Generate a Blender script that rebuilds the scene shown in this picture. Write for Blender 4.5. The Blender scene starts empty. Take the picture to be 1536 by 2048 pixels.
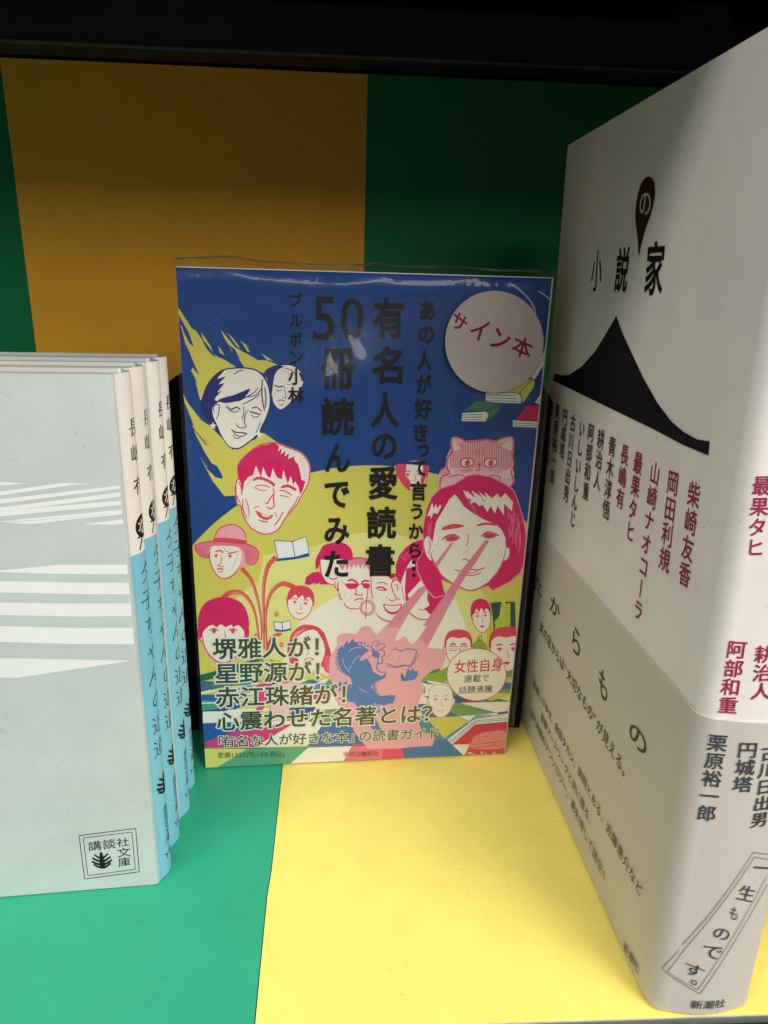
import bpy, math, random
from mathutils import Vector, Matrix
random.seed(7)
sc = bpy.context.scene
col = sc.collection

# ---------------------------------------------------------------- camera
CAM_Z = .18315
PITCH, YAW, ROLL, FPX, PPX, PPY = .32634, .06123, .0274, 1411.137, 746.655, 1053.668
def basis():
    cy, sy, cp, sp = math.cos(YAW), math.sin(YAW), math.cos(PITCH), math.sin(PITCH)
    f = Vector((sy*cp, cy*cp, -sp)); r = Vector((cy, -sy, 0)); u = r.cross(f)
    cr, sr = math.cos(ROLL), math.sin(ROLL)
    return r*cr+u*sr, u*cr-r*sr, f
RT, UP, FW = basis()
cd = bpy.data.cameras.new('camera'); cam = bpy.data.objects.new('camera', cd); col.objects.link(cam)
cam.matrix_world = Matrix(((RT.x, UP.x, -FW.x, 0), (RT.y, UP.y, -FW.y, 0), (RT.z, UP.z, -FW.z, CAM_Z), (0, 0, 0, 1)))
cd.sensor_fit = 'VERTICAL'; cd.sensor_height = 36; cd.lens = FPX/2048*36
cd.shift_x = (768-PPX)/2048; cd.shift_y = (PPY-1024)/2048
cd.clip_start = .01; cd.clip_end = 100
sc.camera = cam

# ---------------------------------------------------------------- light: shop ceiling tubes and the pale shop around
w = bpy.data.worlds.new('World'); sc.world = w; w.use_nodes = True
bg = w.node_tree.nodes['Background']; bg.inputs[0].default_value = (.93, .97, 1, 1); bg.inputs[1].default_value = 1
# the shop around the bay: a pale lit ceiling above, a dim floor below
_nt = w.node_tree; _tc = _nt.nodes.new('ShaderNodeTexCoord'); _sx = _nt.nodes.new('ShaderNodeSeparateXYZ'); _mr = _nt.nodes.new('ShaderNodeMapRange')
_mr.interpolation_type = 'SMOOTHSTEP'; _mr.inputs[1].default_value = -.25; _mr.inputs[2].default_value = .6; _mr.inputs[3].default_value = .10; _mr.inputs[4].default_value = .36
_nt.links.new(_tc.outputs['Generated'], _sx.inputs[0]); _nt.links.new(_sx.outputs[2], _mr.inputs[0]); _nt.links.new(_mr.outputs[0], bg.inputs[1])
def tube(x, y, z, length, power, rz=0, width=.12, colr=(1, .97, .91)):
    l = bpy.data.lights.new('ceiling_tube', 'AREA'); l.shape = 'RECTANGLE'; l.size = length; l.size_y = width
    l.energy = power; l.color = colr
    o = bpy.data.objects.new('ceiling_tube', l); col.objects.link(o); o.location = (x, y, z)
    o.rotation_euler = (0, 0, rz)
tube(1.0, -.70, 1.40, 1.2, 25, 0, .3)
tube(-.75, -.60, 1.45, 1.0, 17, 0, .3)
tube(1.2, -1.5, 1.45, 1.6, 20, 0, .8)
tube(1.3, -2.7, 1.40, 2.8, 80, 0, 1.5)
sc.view_settings.view_transform = 'Standard'; sc.view_settings.look = 'None'
sc.view_settings.exposure = .12; sc.view_settings.gamma = 1; sc.view_settings.use_curve_mapping = False
sc.cycles.max_bounces = 10; sc.cycles.transparent_max_bounces = 24
sc.cycles.use_denoising = True

# ---------------------------------------------------------------- helpers
def lin(c):
    return tuple(((v/255)/12.92 if v/255 <= .04045 else ((v/255+.055)/1.055)**2.4) for v in c)
def mat(name, c, rough=.55, spec=.4, grain=.05, scale=900, bump=.25, metal=0, fleck=0):
    m = bpy.data.materials.new(name); m.use_nodes = True; nt = m.node_tree
    b = nt.nodes['Principled BSDF']; b.inputs['Roughness'].default_value = rough
    b.inputs['Specular IOR Level'].default_value = spec; b.inputs['Metallic'].default_value = metal
    tc = nt.nodes.new('ShaderNodeTexCoord')
    n = nt.nodes.new('ShaderNodeTexNoise'); n.inputs['Scale'].default_value = scale; n.inputs['Detail'].default_value = 5
    n2 = nt.nodes.new('ShaderNodeTexNoise'); n2.inputs['Scale'].default_value = 22; n2.inputs['Detail'].default_value = 3
    nt.links.new(tc.outputs['Object'], n.inputs['Vector']); nt.links.new(tc.outputs['Object'], n2.inputs['Vector'])
    ad = nt.nodes.new('ShaderNodeMath'); ad.operation = 'ADD'
    nt.links.new(n.outputs['Fac'], ad.inputs[0]); nt.links.new(n2.outputs['Fac'], ad.inputs[1])
    mr = nt.nodes.new('ShaderNodeMapRange'); mr.inputs[1].default_value = .6; mr.inputs[2].default_value = 1.4
    mr.inputs[3].default_value = 1-grain; mr.inputs[4].default_value = 1+grain
    nt.links.new(ad.outputs[0], mr.inputs[0])
    mx = nt.nodes.new('ShaderNodeVectorMath'); mx.operation = 'SCALE'; mx.inputs[0].default_value = lin(c)
    nt.links.new(mr.outputs[0], mx.inputs['Scale']); nt.links.new(mx.outputs[0], b.inputs['Base Color'])
    if bump:
        bp = nt.nodes.new('ShaderNodeBump'); bp.inputs['Strength'].default_value = bump; bp.inputs['Distance'].default_value = .0001
        nt.links.new(n.outputs['Fac'], bp.inputs['Height']); nt.links.new(bp.outputs[0], b.inputs['Normal'])
    return m
_pm = {}
def add_specks(m, amount=.35, scale=420, dark=.72):
    nt = m.node_tree; b = nt.nodes['Principled BSDF']; src = b.inputs['Base Color'].links[0].from_socket
    tc = nt.nodes.new('ShaderNodeTexCoord'); n = nt.nodes.new('ShaderNodeTexNoise'); n.inputs['Scale'].default_value = scale; n.inputs['Detail'].default_value = 2
    n3 = nt.nodes.new('ShaderNodeTexNoise'); n3.inputs['Scale'].default_value = 55; n3.inputs['Detail'].default_value = 6; n3.inputs['Roughness'].default_value = .7
    nt.links.new(tc.outputs['Object'], n.inputs['Vector']); nt.links.new(tc.outputs['Object'], n3.inputs['Vector'])
    r = nt.nodes.new('ShaderNodeMapRange'); r.inputs[1].default_value = .68; r.inputs[2].default_value = .76; r.inputs[3].default_value = 1; r.inputs[4].default_value = dark
    r3 = nt.nodes.new('ShaderNodeMapRange'); r3.inputs[1].default_value = .35; r3.inputs[2].default_value = .65; r3.inputs[3].default_value = 1-amount*.12; r3.inputs[4].default_value = 1+amount*.12
    nt.links.new(n.outputs['Fac'], r.inputs[0]); nt.links.new(n3.outputs['Fac'], r3.inputs[0])
    mu = nt.nodes.new('ShaderNodeMath'); mu.operation = 'MULTIPLY'; nt.links.new(r.outputs[0], mu.inputs[0]); nt.links.new(r3.outputs[0], mu.inputs[1])
    sc_ = nt.nodes.new('ShaderNodeVectorMath'); sc_.operation = 'SCALE'; nt.links.new(src, sc_.inputs[0]); nt.links.new(mu.outputs[0], sc_.inputs['Scale']); nt.links.new(sc_.outputs[0], b.inputs['Base Color'])
    rr_ = nt.nodes.new('ShaderNodeMapRange'); rr_.inputs[1].default_value = .3; rr_.inputs[2].default_value = .7; v = b.inputs['Roughness'].default_value; rr_.inputs[3].default_value = v-.08; rr_.inputs[4].default_value = v+.1
    nt.links.new(n3.outputs['Fac'], rr_.inputs[0]); nt.links.new(rr_.outputs[0], b.inputs['Roughness'])
def ink(c):
    if c not in _pm: _pm[c] = mat('print_%d_%d_%d' % c, c, .55, .2, .04, 900, .12)
    return _pm[c]
def link(name, me, parent=None):
    o = bpy.data.objects.new(name, me); col.objects.link(o)
    if parent: o.parent = parent
    return o
def mesh(name, vs, fs, mats, parent=None, mi=None, smooth=False):
    me = bpy.data.meshes.new(name); me.from_pydata([tuple(v) for v in vs], [], fs)
    for m in (mats if isinstance(mats, list) else [mats]): me.materials.append(m)
    if mi: me.polygons.foreach_set('material_index', mi)
    if smooth: me.polygons.foreach_set('use_smooth', [True]*len(me.polygons))
    me.update(); return link(name, me, parent)
def tag(o, label=None, cat=None, group=None, kind=None):
    if label: o['label'] = label
    if cat: o['category'] = cat
    if group: o['group'] = group
    if kind: o['kind'] = kind
    return o
def thing(name, loc, label, cat, group=None):
    o = bpy.data.objects.new(name, None); col.objects.link(o); o.location = loc; o.empty_display_size = .02
    return tag(o, label, cat, group)
def box(vs, fs, lo, hi):
    k = len(vs); x0, y0, z0 = lo; x1, y1, z1 = hi
    vs += [(x0,y0,z0),(x1,y0,z0),(x1,y1,z0),(x0,y1,z0),(x0,y0,z1),(x1,y0,z1),(x1,y1,z1),(x0,y1,z1)]
    fs += [tuple(k+i for i in f) for f in ((3,2,1,0),(4,5,6,7),(0,1,5,4),(1,2,6,5),(2,3,7,6),(3,0,4,7))]
def bevbox(name, lo, hi, m, parent=None, r=.0008, seg=2):
    vs, fs = [], []; box(vs, fs, lo, hi); o = mesh(name, vs, fs, m, parent)
    b = o.modifiers.new('bevel', 'BEVEL'); b.width = r; b.segments = seg; return o
def ray(px, py):
    return (RT*((px-PPX)/FPX) - UP*((py-PPY)/FPX) + FW)
EYE = Vector((0, 0, CAM_Z))
def on_plane(px, py, O, N):
    d = ray(px, py); return EYE + d*((O-EYE).dot(N)/d.dot(N))
def catmull(p, closed=False, n=5):
    out = []; L = len(p); rng = range(L if closed else L-1)
    for i in rng:
        if closed: a, b, c, d = p[(i-1) % L], p[i], p[(i+1) % L], p[(i+2) % L]
        else: a, b, c, d = p[max(i-1, 0)], p[i], p[i+1], p[min(i+2, L-1)]
        for k in range(n):
            t = k/n
            out.append(tuple(.5*((2*b[j])+(-a[j]+c[j])*t+(2*a[j]-5*b[j]+4*c[j]-d[j])*t*t+(-a[j]+3*b[j]-3*c[j]+d[j])*t**3) for j in (0, 1)))
    if not closed: out.append(tuple(p[-1]))
    return out

# glyph outlines from Blender's own fonts, as flat triangles in em units
_gc = {}
def glyph(ch, bold=0.0):
    """flat glyph in em units; weight is added as a ribbon along every outline edge"""
    k = (ch, bold)
    if k not in _gc:
        thin = min(bold, 0)
        c = bpy.data.curves.new('glyph', 'FONT'); c.body = ch; c.offset = thin; c.resolution_u = 3
        o = bpy.data.objects.new('glyph', c); col.objects.link(o); me = o.to_mesh()
        vs = [(v.co.x, v.co.y, 0.) for v in me.vertices]; fs = [tuple(p.vertices) for p in me.polygons]
        o.to_mesh_clear(); bpy.data.objects.remove(o); bpy.data.curves.remove(c)
        if bold > 0:
            cnt = {}
            for f in fs:
                for i in range(len(f)):
                    e = (f[i], f[(i+1) % len(f)]); key = (min(e), max(e)); cnt.setdefault(key, []).append(e)
            q = 0
            for key, es in cnt.items():
                if len(es) != 1: continue
                p0, p1 = vs[es[0][0]], vs[es[0][1]]; dx, dy = p1[0]-p0[0], p1[1]-p0[1]; d = math.hypot(dx, dy)
                if d < 1e-6: continue
                dx /= d; dy /= d; ex = bold*.92; q += 1; lv = 1+q % 9; n = len(vs)
                ox, oy = dy*bold, -dx*bold     # outward of a ccw outline
                vs += [(p0[0]-dx*ex, p0[1]-dy*ex, lv), (p0[0]-dx*ex+ox, p0[1]-dy*ex+oy, lv), (p1[0]+dx*ex+ox, p1[1]+dy*ex+oy, lv), (p1[0]+dx*ex, p1[1]+dy*ex, lv)]
                fs.append((n, n+1, n+2, n+3))
        _gc[k] = (vs, fs)
    return _gc[k]

class Surf:
    """a printed surface: maps (a, b, h) metres to space; traced pixels are read on its plane"""
    def __init__(s, O, U, N, fn=None, rect=None):
        s.O, s.U, s.N, s.fn, s.rect = O, U, N, fn, rect; s.bend = (-9, 9)
    def ab(s, p):
        q = on_plane(p[0], p[1], s.O, s.N)-s.O; return (q.dot(s.U), q.z)
    def at(s, a, b, h):
        return s.fn(a, b, h) if s.fn else s.O+s.U*a+Vector((0, 0, b))+s.N*h
def clip(poly, r):
    for ax, lim, sg in ((0, r[0], 1), (0, r[1], -1), (1, r[2], 1), (1, r[3], -1)):
        out = []
        for i in range(len(poly)):
            p, q = poly[i-1], poly[i]; dp, dq = sg*(p[ax]-lim), sg*(q[ax]-lim)
            if (dp >= 0) != (dq >= 0):
                t = dp/(dp-dq); out.append((p[0]+(q[0]-p[0])*t, p[1]+(q[1]-p[1])*t))
            if dq >= 0: out.append(q)
        poly = out
        if not poly: return []
    return poly
class Print:
    def __init__(s, surf, h0=.0003, dh=1.5e-6):
        s.S = surf; s.h = h0; s.dh = dh; s.new()
    def new(s): s.vs, s.fs, s.mi, s.cols = [], [], [], []
    def ci(s, c):
        if c not in s.cols: s.cols.append(c)
        return s.cols.index(c)
    def up(s): s.h += s.dh
    def polyab(s, pts, c):
        if s.S.rect: pts = clip(pts, s.S.rect)
        if len(pts) < 3: return
        if s.S.fn and not s.S.rect and max(p[0] for p in pts) > s.S.bend[0] and min(p[0] for p in pts) < s.S.bend[1]:
            q = [(p[0], p[1], s.h) for p in pts]; cx = sum(p[0] for p in pts)/len(pts); cy = sum(p[1] for p in pts)/len(pts)
            for i in range(len(q)): s.tri((cx, cy, s.h), q[i-1], q[i], s.ci(c))
            return
        k = len(s.vs); s.vs += [s.S.at(a, b, s.h) for a, b in pts]; s.fs.append(tuple(range(k, k+len(pts)))); s.mi.append(s.ci(c))
    def fill(s, px, c, smooth=False, n=4):
        s.up()
        if smooth: px = catmull(px, True, n)
        s.polyab([s.S.ab(p) for p in px], c)
    def ell(s, cx, cy, rx, ry, c, rot=0, n=48):
        cr, sr = math.cos(rot), math.sin(rot)
        s.fill([(cx+rx*math.cos(t)*cr-ry*math.sin(t)*sr, cy+rx*math.cos(t)*sr+ry*math.sin(t)*cr) for t in [2*math.pi*i/n for i in range(n)]], c)
    def line(s, px, wd, c, smooth=True, taper=.35, closed=False, n=4):
        s.up()
        if smooth and len(px) > 2: px = catmull(px, closed, n)
        wd *= 1.3
        if closed: px = px+[px[0], px[1]]
        L = []; R = []; m = len(px)
        for i, p in enumerate(px):
            q0, q1 = px[max(i-1, 0)], px[min(i+1, m-1)]
            dx, dy = q1[0]-q0[0], q1[1]-q0[1]; d = math.hypot(dx, dy) or 1
            t = i/(m-1); k = 1 if closed else max(taper, min(1, 4*t*(1-t)*1.3+taper))
            hw = wd*.5*min(k, 1); L.append((p[0]-dy/d*hw, p[1]+dx/d*hw)); R.append((p[0]+dy/d*hw, p[1]-dx/d*hw))
        for i in range(m-1):
            qd = [s.S.ab(q) for q in (L[i], R[i], R[i+1], L[i+1])]
            if s.S.fn and s.S.rect:
                for j in range(12):
                    t0, t1 = j/12, (j+1)/12; g_ = lambda p, q, t: (p[0]+(q[0]-p[0])*t, p[1]+(q[1]-p[1])*t)
                    s.polyab([g_(qd[0], qd[3], t0), g_(qd[1], qd[2], t0), g_(qd[1], qd[2], t1), g_(qd[0], qd[3], t1)], c)
            else: s.polyab(qd, c)
    def glyph(s, ch, o, ux, uy, c, bold=0., fit=None):
        """o: lower-left of the em box in (a,b); ux, uy: em axes in (a,b)"""
        vs, fs = glyph(ch, bold)
        if not vs: return
        s.up(); k = len(s.vs)
        if fit:
            x0 = min(v[0] for v in vs); x1 = max(v[0] for v in vs); y0 = min(v[1] for v in vs); y1 = max(v[1] for v in vs)
            vs = [((v[0]-x0)/(x1-x0), (v[1]-y0)/(y1-y0), v[2]) for v in vs]
        else: vs = [(v[0], v[1]+.12, v[2]) for v in vs]
        fl_ = [(o[0]+ux[0]*x+uy[0]*y, o[1]+ux[1]*x+uy[1]*y, s.h+lv*1.1e-7) for x, y, lv in vs]
        if not s.S.fn:
            s.vs += [s.S.at(*p) for p in fl_]; s.fs += [tuple(k+i for i in f) for f in fs]; s.mi += [s.ci(c)]*len(fs)
        else:
            for f in fs:
                for i in range(1, len(f)-1): s.tri(fl_[f[0]], fl_[f[i]], fl_[f[i+1]], s.ci(c))
        s.h += 1.1e-6 if bold > 0 else 0
    def tri(s, a, b, c, m, dep=0):
        """triangle on a bent surface, halved until it hugs the curve"""
        L = [abs(a[0]-b[0]), abs(b[0]-c[0]), abs(c[0]-a[0])]; i = L.index(max(L))
        if L[i] > .0011 and dep < 7 and max(a[0], b[0], c[0]) > s.S.bend[0] and min(a[0], b[0], c[0]) < s.S.bend[1]:
            if i == 0: m_ = tuple((a[j]+b[j])/2 for j in range(3)); s.tri(a, m_, c, m, dep+1); s.tri(m_, b, c, m, dep+1)
            elif i == 1: m_ = tuple((b[j]+c[j])/2 for j in range(3)); s.tri(a, b, m_, m, dep+1); s.tri(a, m_, c, m, dep+1)
            else: m_ = tuple((a[j]+c[j])/2 for j in range(3)); s.tri(a, b, m_, m, dep+1); s.tri(m_, b, c, m, dep+1)
            return
        k = len(s.vs); s.vs += [s.S.at(*p) for p in (a, b, c)]; s.fs.append((k, k+1, k+2)); s.mi.append(m)
    def quad(s, ch, tl, tr, bl, c, bold=0., fit=True):
        """glyph filling the pixel quad"""
        a, b, d = s.S.ab(tl), s.S.ab(tr), s.S.ab(bl)
        s.glyph(ch, d, (b[0]-a[0], b[1]-a[1]), (a[0]-d[0], a[1]-d[1]), c, bold, fit)
    def vcol(s, text, top, bot, size, c, bold=0., wide=1.):
        """vertical column: centre of the head and foot of the column in pixels; size in metres or None"""
        t, b = s.S.ab(top), s.S.ab(bot); n = len(text); sa, sb = (b[0]-t[0])/n, (b[1]-t[1])/n
        L = math.hypot(sa, sb); e = size or L*.98
        for i, ch in enumerate(text):
            cx, cy = t[0]+sa*(i+.5), t[1]+sb*(i+.5); dn = (sa/L, sb/L); rt = (-dn[1], dn[0])
            cc = c(i/max(n-1, 1)) if callable(c) else c; W = e*wide
            if ch in 'ー…｜':
                if ch == '…':
                    for q in (-.3, 0, .3):
                        s.up(); x, y = cx+dn[0]*q*e, cy+dn[1]*q*e; r = e*.085
                        s.polyab([(x-r, y-r), (x+r, y-r), (x+r, y+r), (x-r, y+r)], cc)
                else:
                    s.glyph(ch, (cx-dn[0]*e/2+rt[0]*W/2, cy-dn[1]*e/2+rt[1]*W/2), (dn[0]*e, dn[1]*e), (-rt[0]*W, -rt[1]*W), cc, bold)
            else:
                ox = .55 if ch in '、。' else 0
                s.glyph(ch, (cx-rt[0]*W/2+dn[0]*e/2+rt[0]*W*ox-dn[0]*e*ox, cy-rt[1]*W/2+dn[1]*e/2+rt[1]*W*ox-dn[1]*e*ox), (rt[0]*W, rt[1]*W), (-dn[0]*e, -dn[1]*e), cc, bold)
    def hrow(s, text, l, r, c, bold=0., tall=1., halo=None, hb=.05, prop=None):
        """horizontal row along the baseline l..r in pixels"""
        a, b = s.S.ab(l), s.S.ab(r); ws = [(prop or {}).get(ch, 1) for ch in text]; T = sum(ws)
        ux = ((b[0]-a[0])/T, (b[1]-a[1])/T); e = math.hypot(*ux); uy = (-ux[1]*tall, ux[0]*tall) if ux[0] > 0 else (ux[1]*tall, -ux[0]*tall)
        pos = 0
        for ps in ((1, 0) if halo else (0,)):
            pos = 0
            for i, ch in enumerate(text):
                cc = halo if ps else (c(pos/T) if callable(c) else c)
                s.glyph(ch, (a[0]+ux[0]*pos, a[1]+ux[1]*pos), ux, uy, cc, bold+(hb if ps else 0))
                pos += ws[i]
    def build(s, name, parent, label=None):
        if not s.vs: return
        L = s.O0 if hasattr(s, 'O0') else Vector((0, 0, 0))
        inv = parent.location
        o = mesh(name, [Vector(v)-inv for v in s.vs], s.fs, [ink(c) for c in s.cols], parent, s.mi)
        if label: o['label'] = label
        s.new(); return o
def Z(ox, oy, sc_):
    def f(t):
        v = [float(q) for q in t.replace(',', ' ').split()]
        return [(ox+v[i]/sc_, oy+v[i+1]/sc_) for i in range(0, len(v), 2)]
    return f
def lerpc(a, b):
    return lambda t: tuple(int(round((a[i]+(b[i]-a[i])*t)/8)*8) for i in range(3))

# ---------------------------------------------------------------- materials
M_PAPERW = mat('white_jacket', (232, 226, 218), .5, .35, .02, 700, .2)
M_PAGES = mat('page_edges', (225, 212, 190), .9, .1, .12, 2500, .6)
M_PAGED = mat('shaded_page_edges', (168, 152, 134), .9, .1, .12, 2500, .6)  # page paper darkened: shade on the paperback tops put into the colour
M_FLAP = mat('inner_jacket_paper', (214, 204, 194), .6, .3, .02, 700, .2)
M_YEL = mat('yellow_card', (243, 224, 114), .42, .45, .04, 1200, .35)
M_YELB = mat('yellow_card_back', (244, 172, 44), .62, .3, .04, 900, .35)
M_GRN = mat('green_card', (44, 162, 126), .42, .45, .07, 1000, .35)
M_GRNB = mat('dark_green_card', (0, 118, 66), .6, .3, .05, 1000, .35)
M_STEEL = mat('black_steel', (46, 46, 49), .55, .4, .1, 300, .15)
M_STEEL2 = mat('dark_grey_steel', (84, 82, 82), .45, .5, .1, 300, .15)
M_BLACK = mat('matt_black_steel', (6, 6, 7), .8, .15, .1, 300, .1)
M_RAIL = mat('bare_metal_rim', (190, 188, 184), .32, .5, .2, 400, .3, metal=.85)

for m_ in (M_YEL, M_GRN, M_YELB, M_GRNB, M_PAPERW): add_specks(m_, .3, 420, .86)
add_specks(M_STEEL, 1.5, 300, 1.6)
# ---------------------------------------------------------------- shelf
YF, YB, XL, XR = .1335, .3440, -.80, .30
shelf = thing('display_shelf', (0, YF, 0), 'black steel bookshop shelf bay lined with green and yellow card', 'shelf')
def sbox(name, lo, hi, m, r=.0006):
    o = [shelf.location[i] for i in range(3)]
    return bevbox(name, [lo[i]-o[i] for i in range(3)], [hi[i]-o[i] for i in range(3)], m, shelf, r)
sbox('base_board', (XL, YF-.001, -.024), (XR, YB+.004, -.0012), M_STEEL, .001)
sbox('front_lip', (XL, YF-.0075, -.034), (XR, YF-.0015, -.0035), mat('green_shelf_edge', (16, 70, 52), .45, .5, .1, 300, .2), .0012)
sbox('metal_rim', (XL, YF-.0012, -.0032), (XR, YF+.0002, -.0004), M_RAIL, .0004)
sbox('back_board', (XL, YB+.0008, -.0012), (XR, YB+.006, .36), M_BLACK)
sbox('side_panel', (.170, YF, 0), (.176, YB, .34), M_BLACK)
sbox('side_panel', (XL-.006, YF, 0), (XL, YB, .34), M_BLACK)  # unseen end panel, added to keep light from leaking in at the left
sbox('upper_board', (XL, YF-.002, .2900), (XR, YB, .3060), M_BLACK, .001)
sbox('back_rail', (XL, .3300, .2695), (XR, YB-.001, .2898), M_STEEL, .0015)
sbox('rail_ridge', (XL, .3282, .2702), (XR, .3299, .2716), M_STEEL2, .0005)
vs = [(.135,.3285,.2899),(.150,.3285,.2899),(.1585,.3285,.2745),(.152,.3285,.2715),(.146,.3285,.2745)]
vs = [Vector(v)-shelf.location for v in vs]; vs += [v+Vector((0,-.014,0)) for v in vs]
mesh('bracket', vs, [(0,1,2,3,4),(9,8,7,6,5)]+[(i,5+i,5+(i+1)%5,(i+1)%5) for i in range(5)], M_STEEL, shelf)

def sheet(name, pts_fn, nu, nv, th, m, label, cat, loc):
    o = thing_m = None
    vs = []; fs = []
    for k in (0, 1):
        for j in range(nv+1):
            for i in range(nu+1):
                p, nrm = pts_fn(i/nu, j/nv); vs.append(p+nrm*(th*k)-Vector(loc))
    N = (nu+1)*(nv+1)
    for k in (0, 1):
        for j in range(nv):
            for i in range(nu):
                a = k*N+j*(nu+1)+i; q = (a, a+1, a+nu+2, a+nu+1); fs.append(q if k else q[::-1])
    bd = [i for i in range(nu+1)]+[j*(nu+1)+nu for j in range(1, nv+1)]+[nv*(nu+1)+i for i in range(nu-1, -1, -1)]+[j*(nu+1) for j in range(nv-1, 0, -1)]
    for i in range(len(bd)):
        a, b = bd[i], bd[(i+1) % len(bd)]; fs.append((a, b, b+N, a+N))
    o = mesh(name, vs, fs, m, None, None, False); o.location = loc
    return tag(o, label, cat)
ZV, YV = Vector((0, 0, 1)), Vector((0, -1, 0))
def bump(x, y): return .00018*(math.sin(x*61+1.3)*math.sin(y*47)+.6*math.sin(x*23+y*37))
# floor: green card and yellow card with a thin dark gap between them, kinked a little where the cards were cut
def seam(v):
    y = YF-.0006+(YB-YF)*v; return -.01886-.0004-(.0016 if v < .22 else 0)*max(0, 1-abs(v-.2)/.2)*.3
sheet('card_sheet', lambda u, v: (Vector((XL+(seam(v)-.0002-XL)*u, YF-.0008+(YB-.0005-YF)*v, -.0007+.0001*math.sin(u*40))), ZV), 40, 24, .0004, M_GRN,
      'bright green card lying on the shelf under the pale paperbacks', 'card', (XL, YF, 0))
sheet('card_sheet', lambda u, v: (Vector((seam(v)+.0001+(.165-seam(v))*u, YF-.0008+(YB-.0005-YF)*v, -.0007+.0001*math.sin(u*30))), ZV), 30, 24, .00045, M_YEL,
      'bright yellow card lying on the shelf in front of the wrapped book', 'card', (0, YF, 0))
# back: green, yellow, green
def bsheet(x0, x1, m, label, dy):
    sheet('card_sheet', lambda u, v: (Vector((x0+(x1-x0)*u, YB-.0006-dy+.0003*math.sin(u*5+v*3), .0005+v*.268)), YV), 10, 12, .0004, m, label, 'card', (x0, YB, 0))
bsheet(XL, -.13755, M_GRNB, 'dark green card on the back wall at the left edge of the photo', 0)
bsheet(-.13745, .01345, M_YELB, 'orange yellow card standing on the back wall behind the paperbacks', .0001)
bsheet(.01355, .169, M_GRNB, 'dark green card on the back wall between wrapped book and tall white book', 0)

# ---------------------------------------------------------------- book builder
def corner_surf(A, D1, D2, rw, r=.0028, bulge=.0012):
    """jacket running along D1 (front cover, s>0) and D2 (spine, s<0) from the corner A; outward = h"""
    def fn(s, b, h):
        if s >= r: p = A+D1*s; n = -D2
        elif s > -r:
            t = (s+r)/(2*r)*math.pi/2   # 0 at spine side
            c = A+D1*r+D2*r; n = (-D1)*math.cos(t)+(-D2)*math.sin(t); p = c+n*r
        else:
            t = min(max((-s-r)/(rw-2*r), 0), 1)
            if -s > rw-r:
                tt = min((-s-(rw-r))/(2*r), 1)*math.pi/2
                c = A+D1*r+D2*(rw-r); n = (-D1)*math.cos(tt)+D2*math.sin(tt); p = c+n*r
                if -s > rw+r: p = p+D1*(-s-rw-r)
            else:
                p = A+D2*(-s)-D1*(bulge*math.sin(math.pi*t)); n = (-D1+D2*(-bulge*math.pi/rw*math.cos(math.pi*t))).normalized()
        return p+n*h+Vector((0, 0, b))
    return fn
def jacket(name, fn, w1, rw, z0, z1, th, m, parent, r=.0028, backw=None, wob=0, h0=0, flap=None):
    backw = backw or w1
    ss = [-(rw+r+backw-.0001)]+[-(rw+r)-.004]+[-(rw-r)-2*r*k/6 for k in range(6, -1, -1)]+[-(rw-r)+(rw-2*r)*k/24 for k in range(1, 25)]+[-r+2*r*k/10 for k in range(1, 11)]
    ss += [r+(w1-r)*k/8 for k in range(1, 9)]
    zs = [z0+(z1-z0)*k/8 for k in range(9)]
    vs, fs = [], []; loc = parent.location
    for lay in (0, 1):
        for z in zs:
            for s in ss:
                vs.append(fn(s, z, h0+(th if lay else 0)+wob*math.sin(s*70)*math.sin(z*25))-loc)
    n = len(ss); N = n*len(zs)
    for lay in (0, 1):
        for j in range(len(zs)-1):
            for i in range(n-1):
                a = lay*N+j*n+i; q = (a, a+1, a+n+1, a+n); fs.append(q if not lay else q[::-1])
    for j in (0, len(zs)-1):
        for i in range(n-1):
            a = j*n+i; fs.append((a, a+1, a+1+N, a+N))
    for j in range(len(zs)-1):
        for i in (0, n-1):
            a = j*n+i; fs.append((a, a+n, a+n+N, a+N))
    o = mesh(name, vs, fs, m, parent, None, False)
    import bmesh
    bm = bmesh.new(); bm.from_mesh(o.data); bmesh.ops.recalc_face_normals(bm, faces=bm.faces)
    for f in bm.faces: f.smooth = abs(f.normal.z) < .5
    for e in bm.edges:
        if len(e.link_faces) == 2 and e.calc_face_angle(0) > 1.0: e.smooth = False
    bm.to_mesh(o.data); bm.free(); return o
def pages(A, D1, D2, x0, x1, y0, y1, z0, z1, parent, m=None, name='page_block', tilt=0):
    """stack of leaves: a box with many thin grooves on its top"""
    vs, fs = [], []; n = 26; loc = parent.location
    for i in range(n):
        a0 = y0+(y1-y0)*i/n; a1 = a0+(y1-y0)/n*.82; dz = -.00025*random.random(); dx = -.0003*random.random()
        k = len(vs); c = [(x0, a0), (x1+dx, a0), (x1+dx, a1), (x0, a1)]
        for z in (z0, z1+dz): vs += [A+D1*p+D2*(q-tilt*z)+Vector((0, 0, z))-loc for p, q in c]
        fs += [tuple(k+j for j in f) for f in ((3,2,1,0),(4,5,6,7),(0,1,5,4),(1,2,6,5),(2,3,7,6),(3,0,4,7))]
    return mesh(name, vs, fs, m or M_PAGES, parent)

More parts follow.
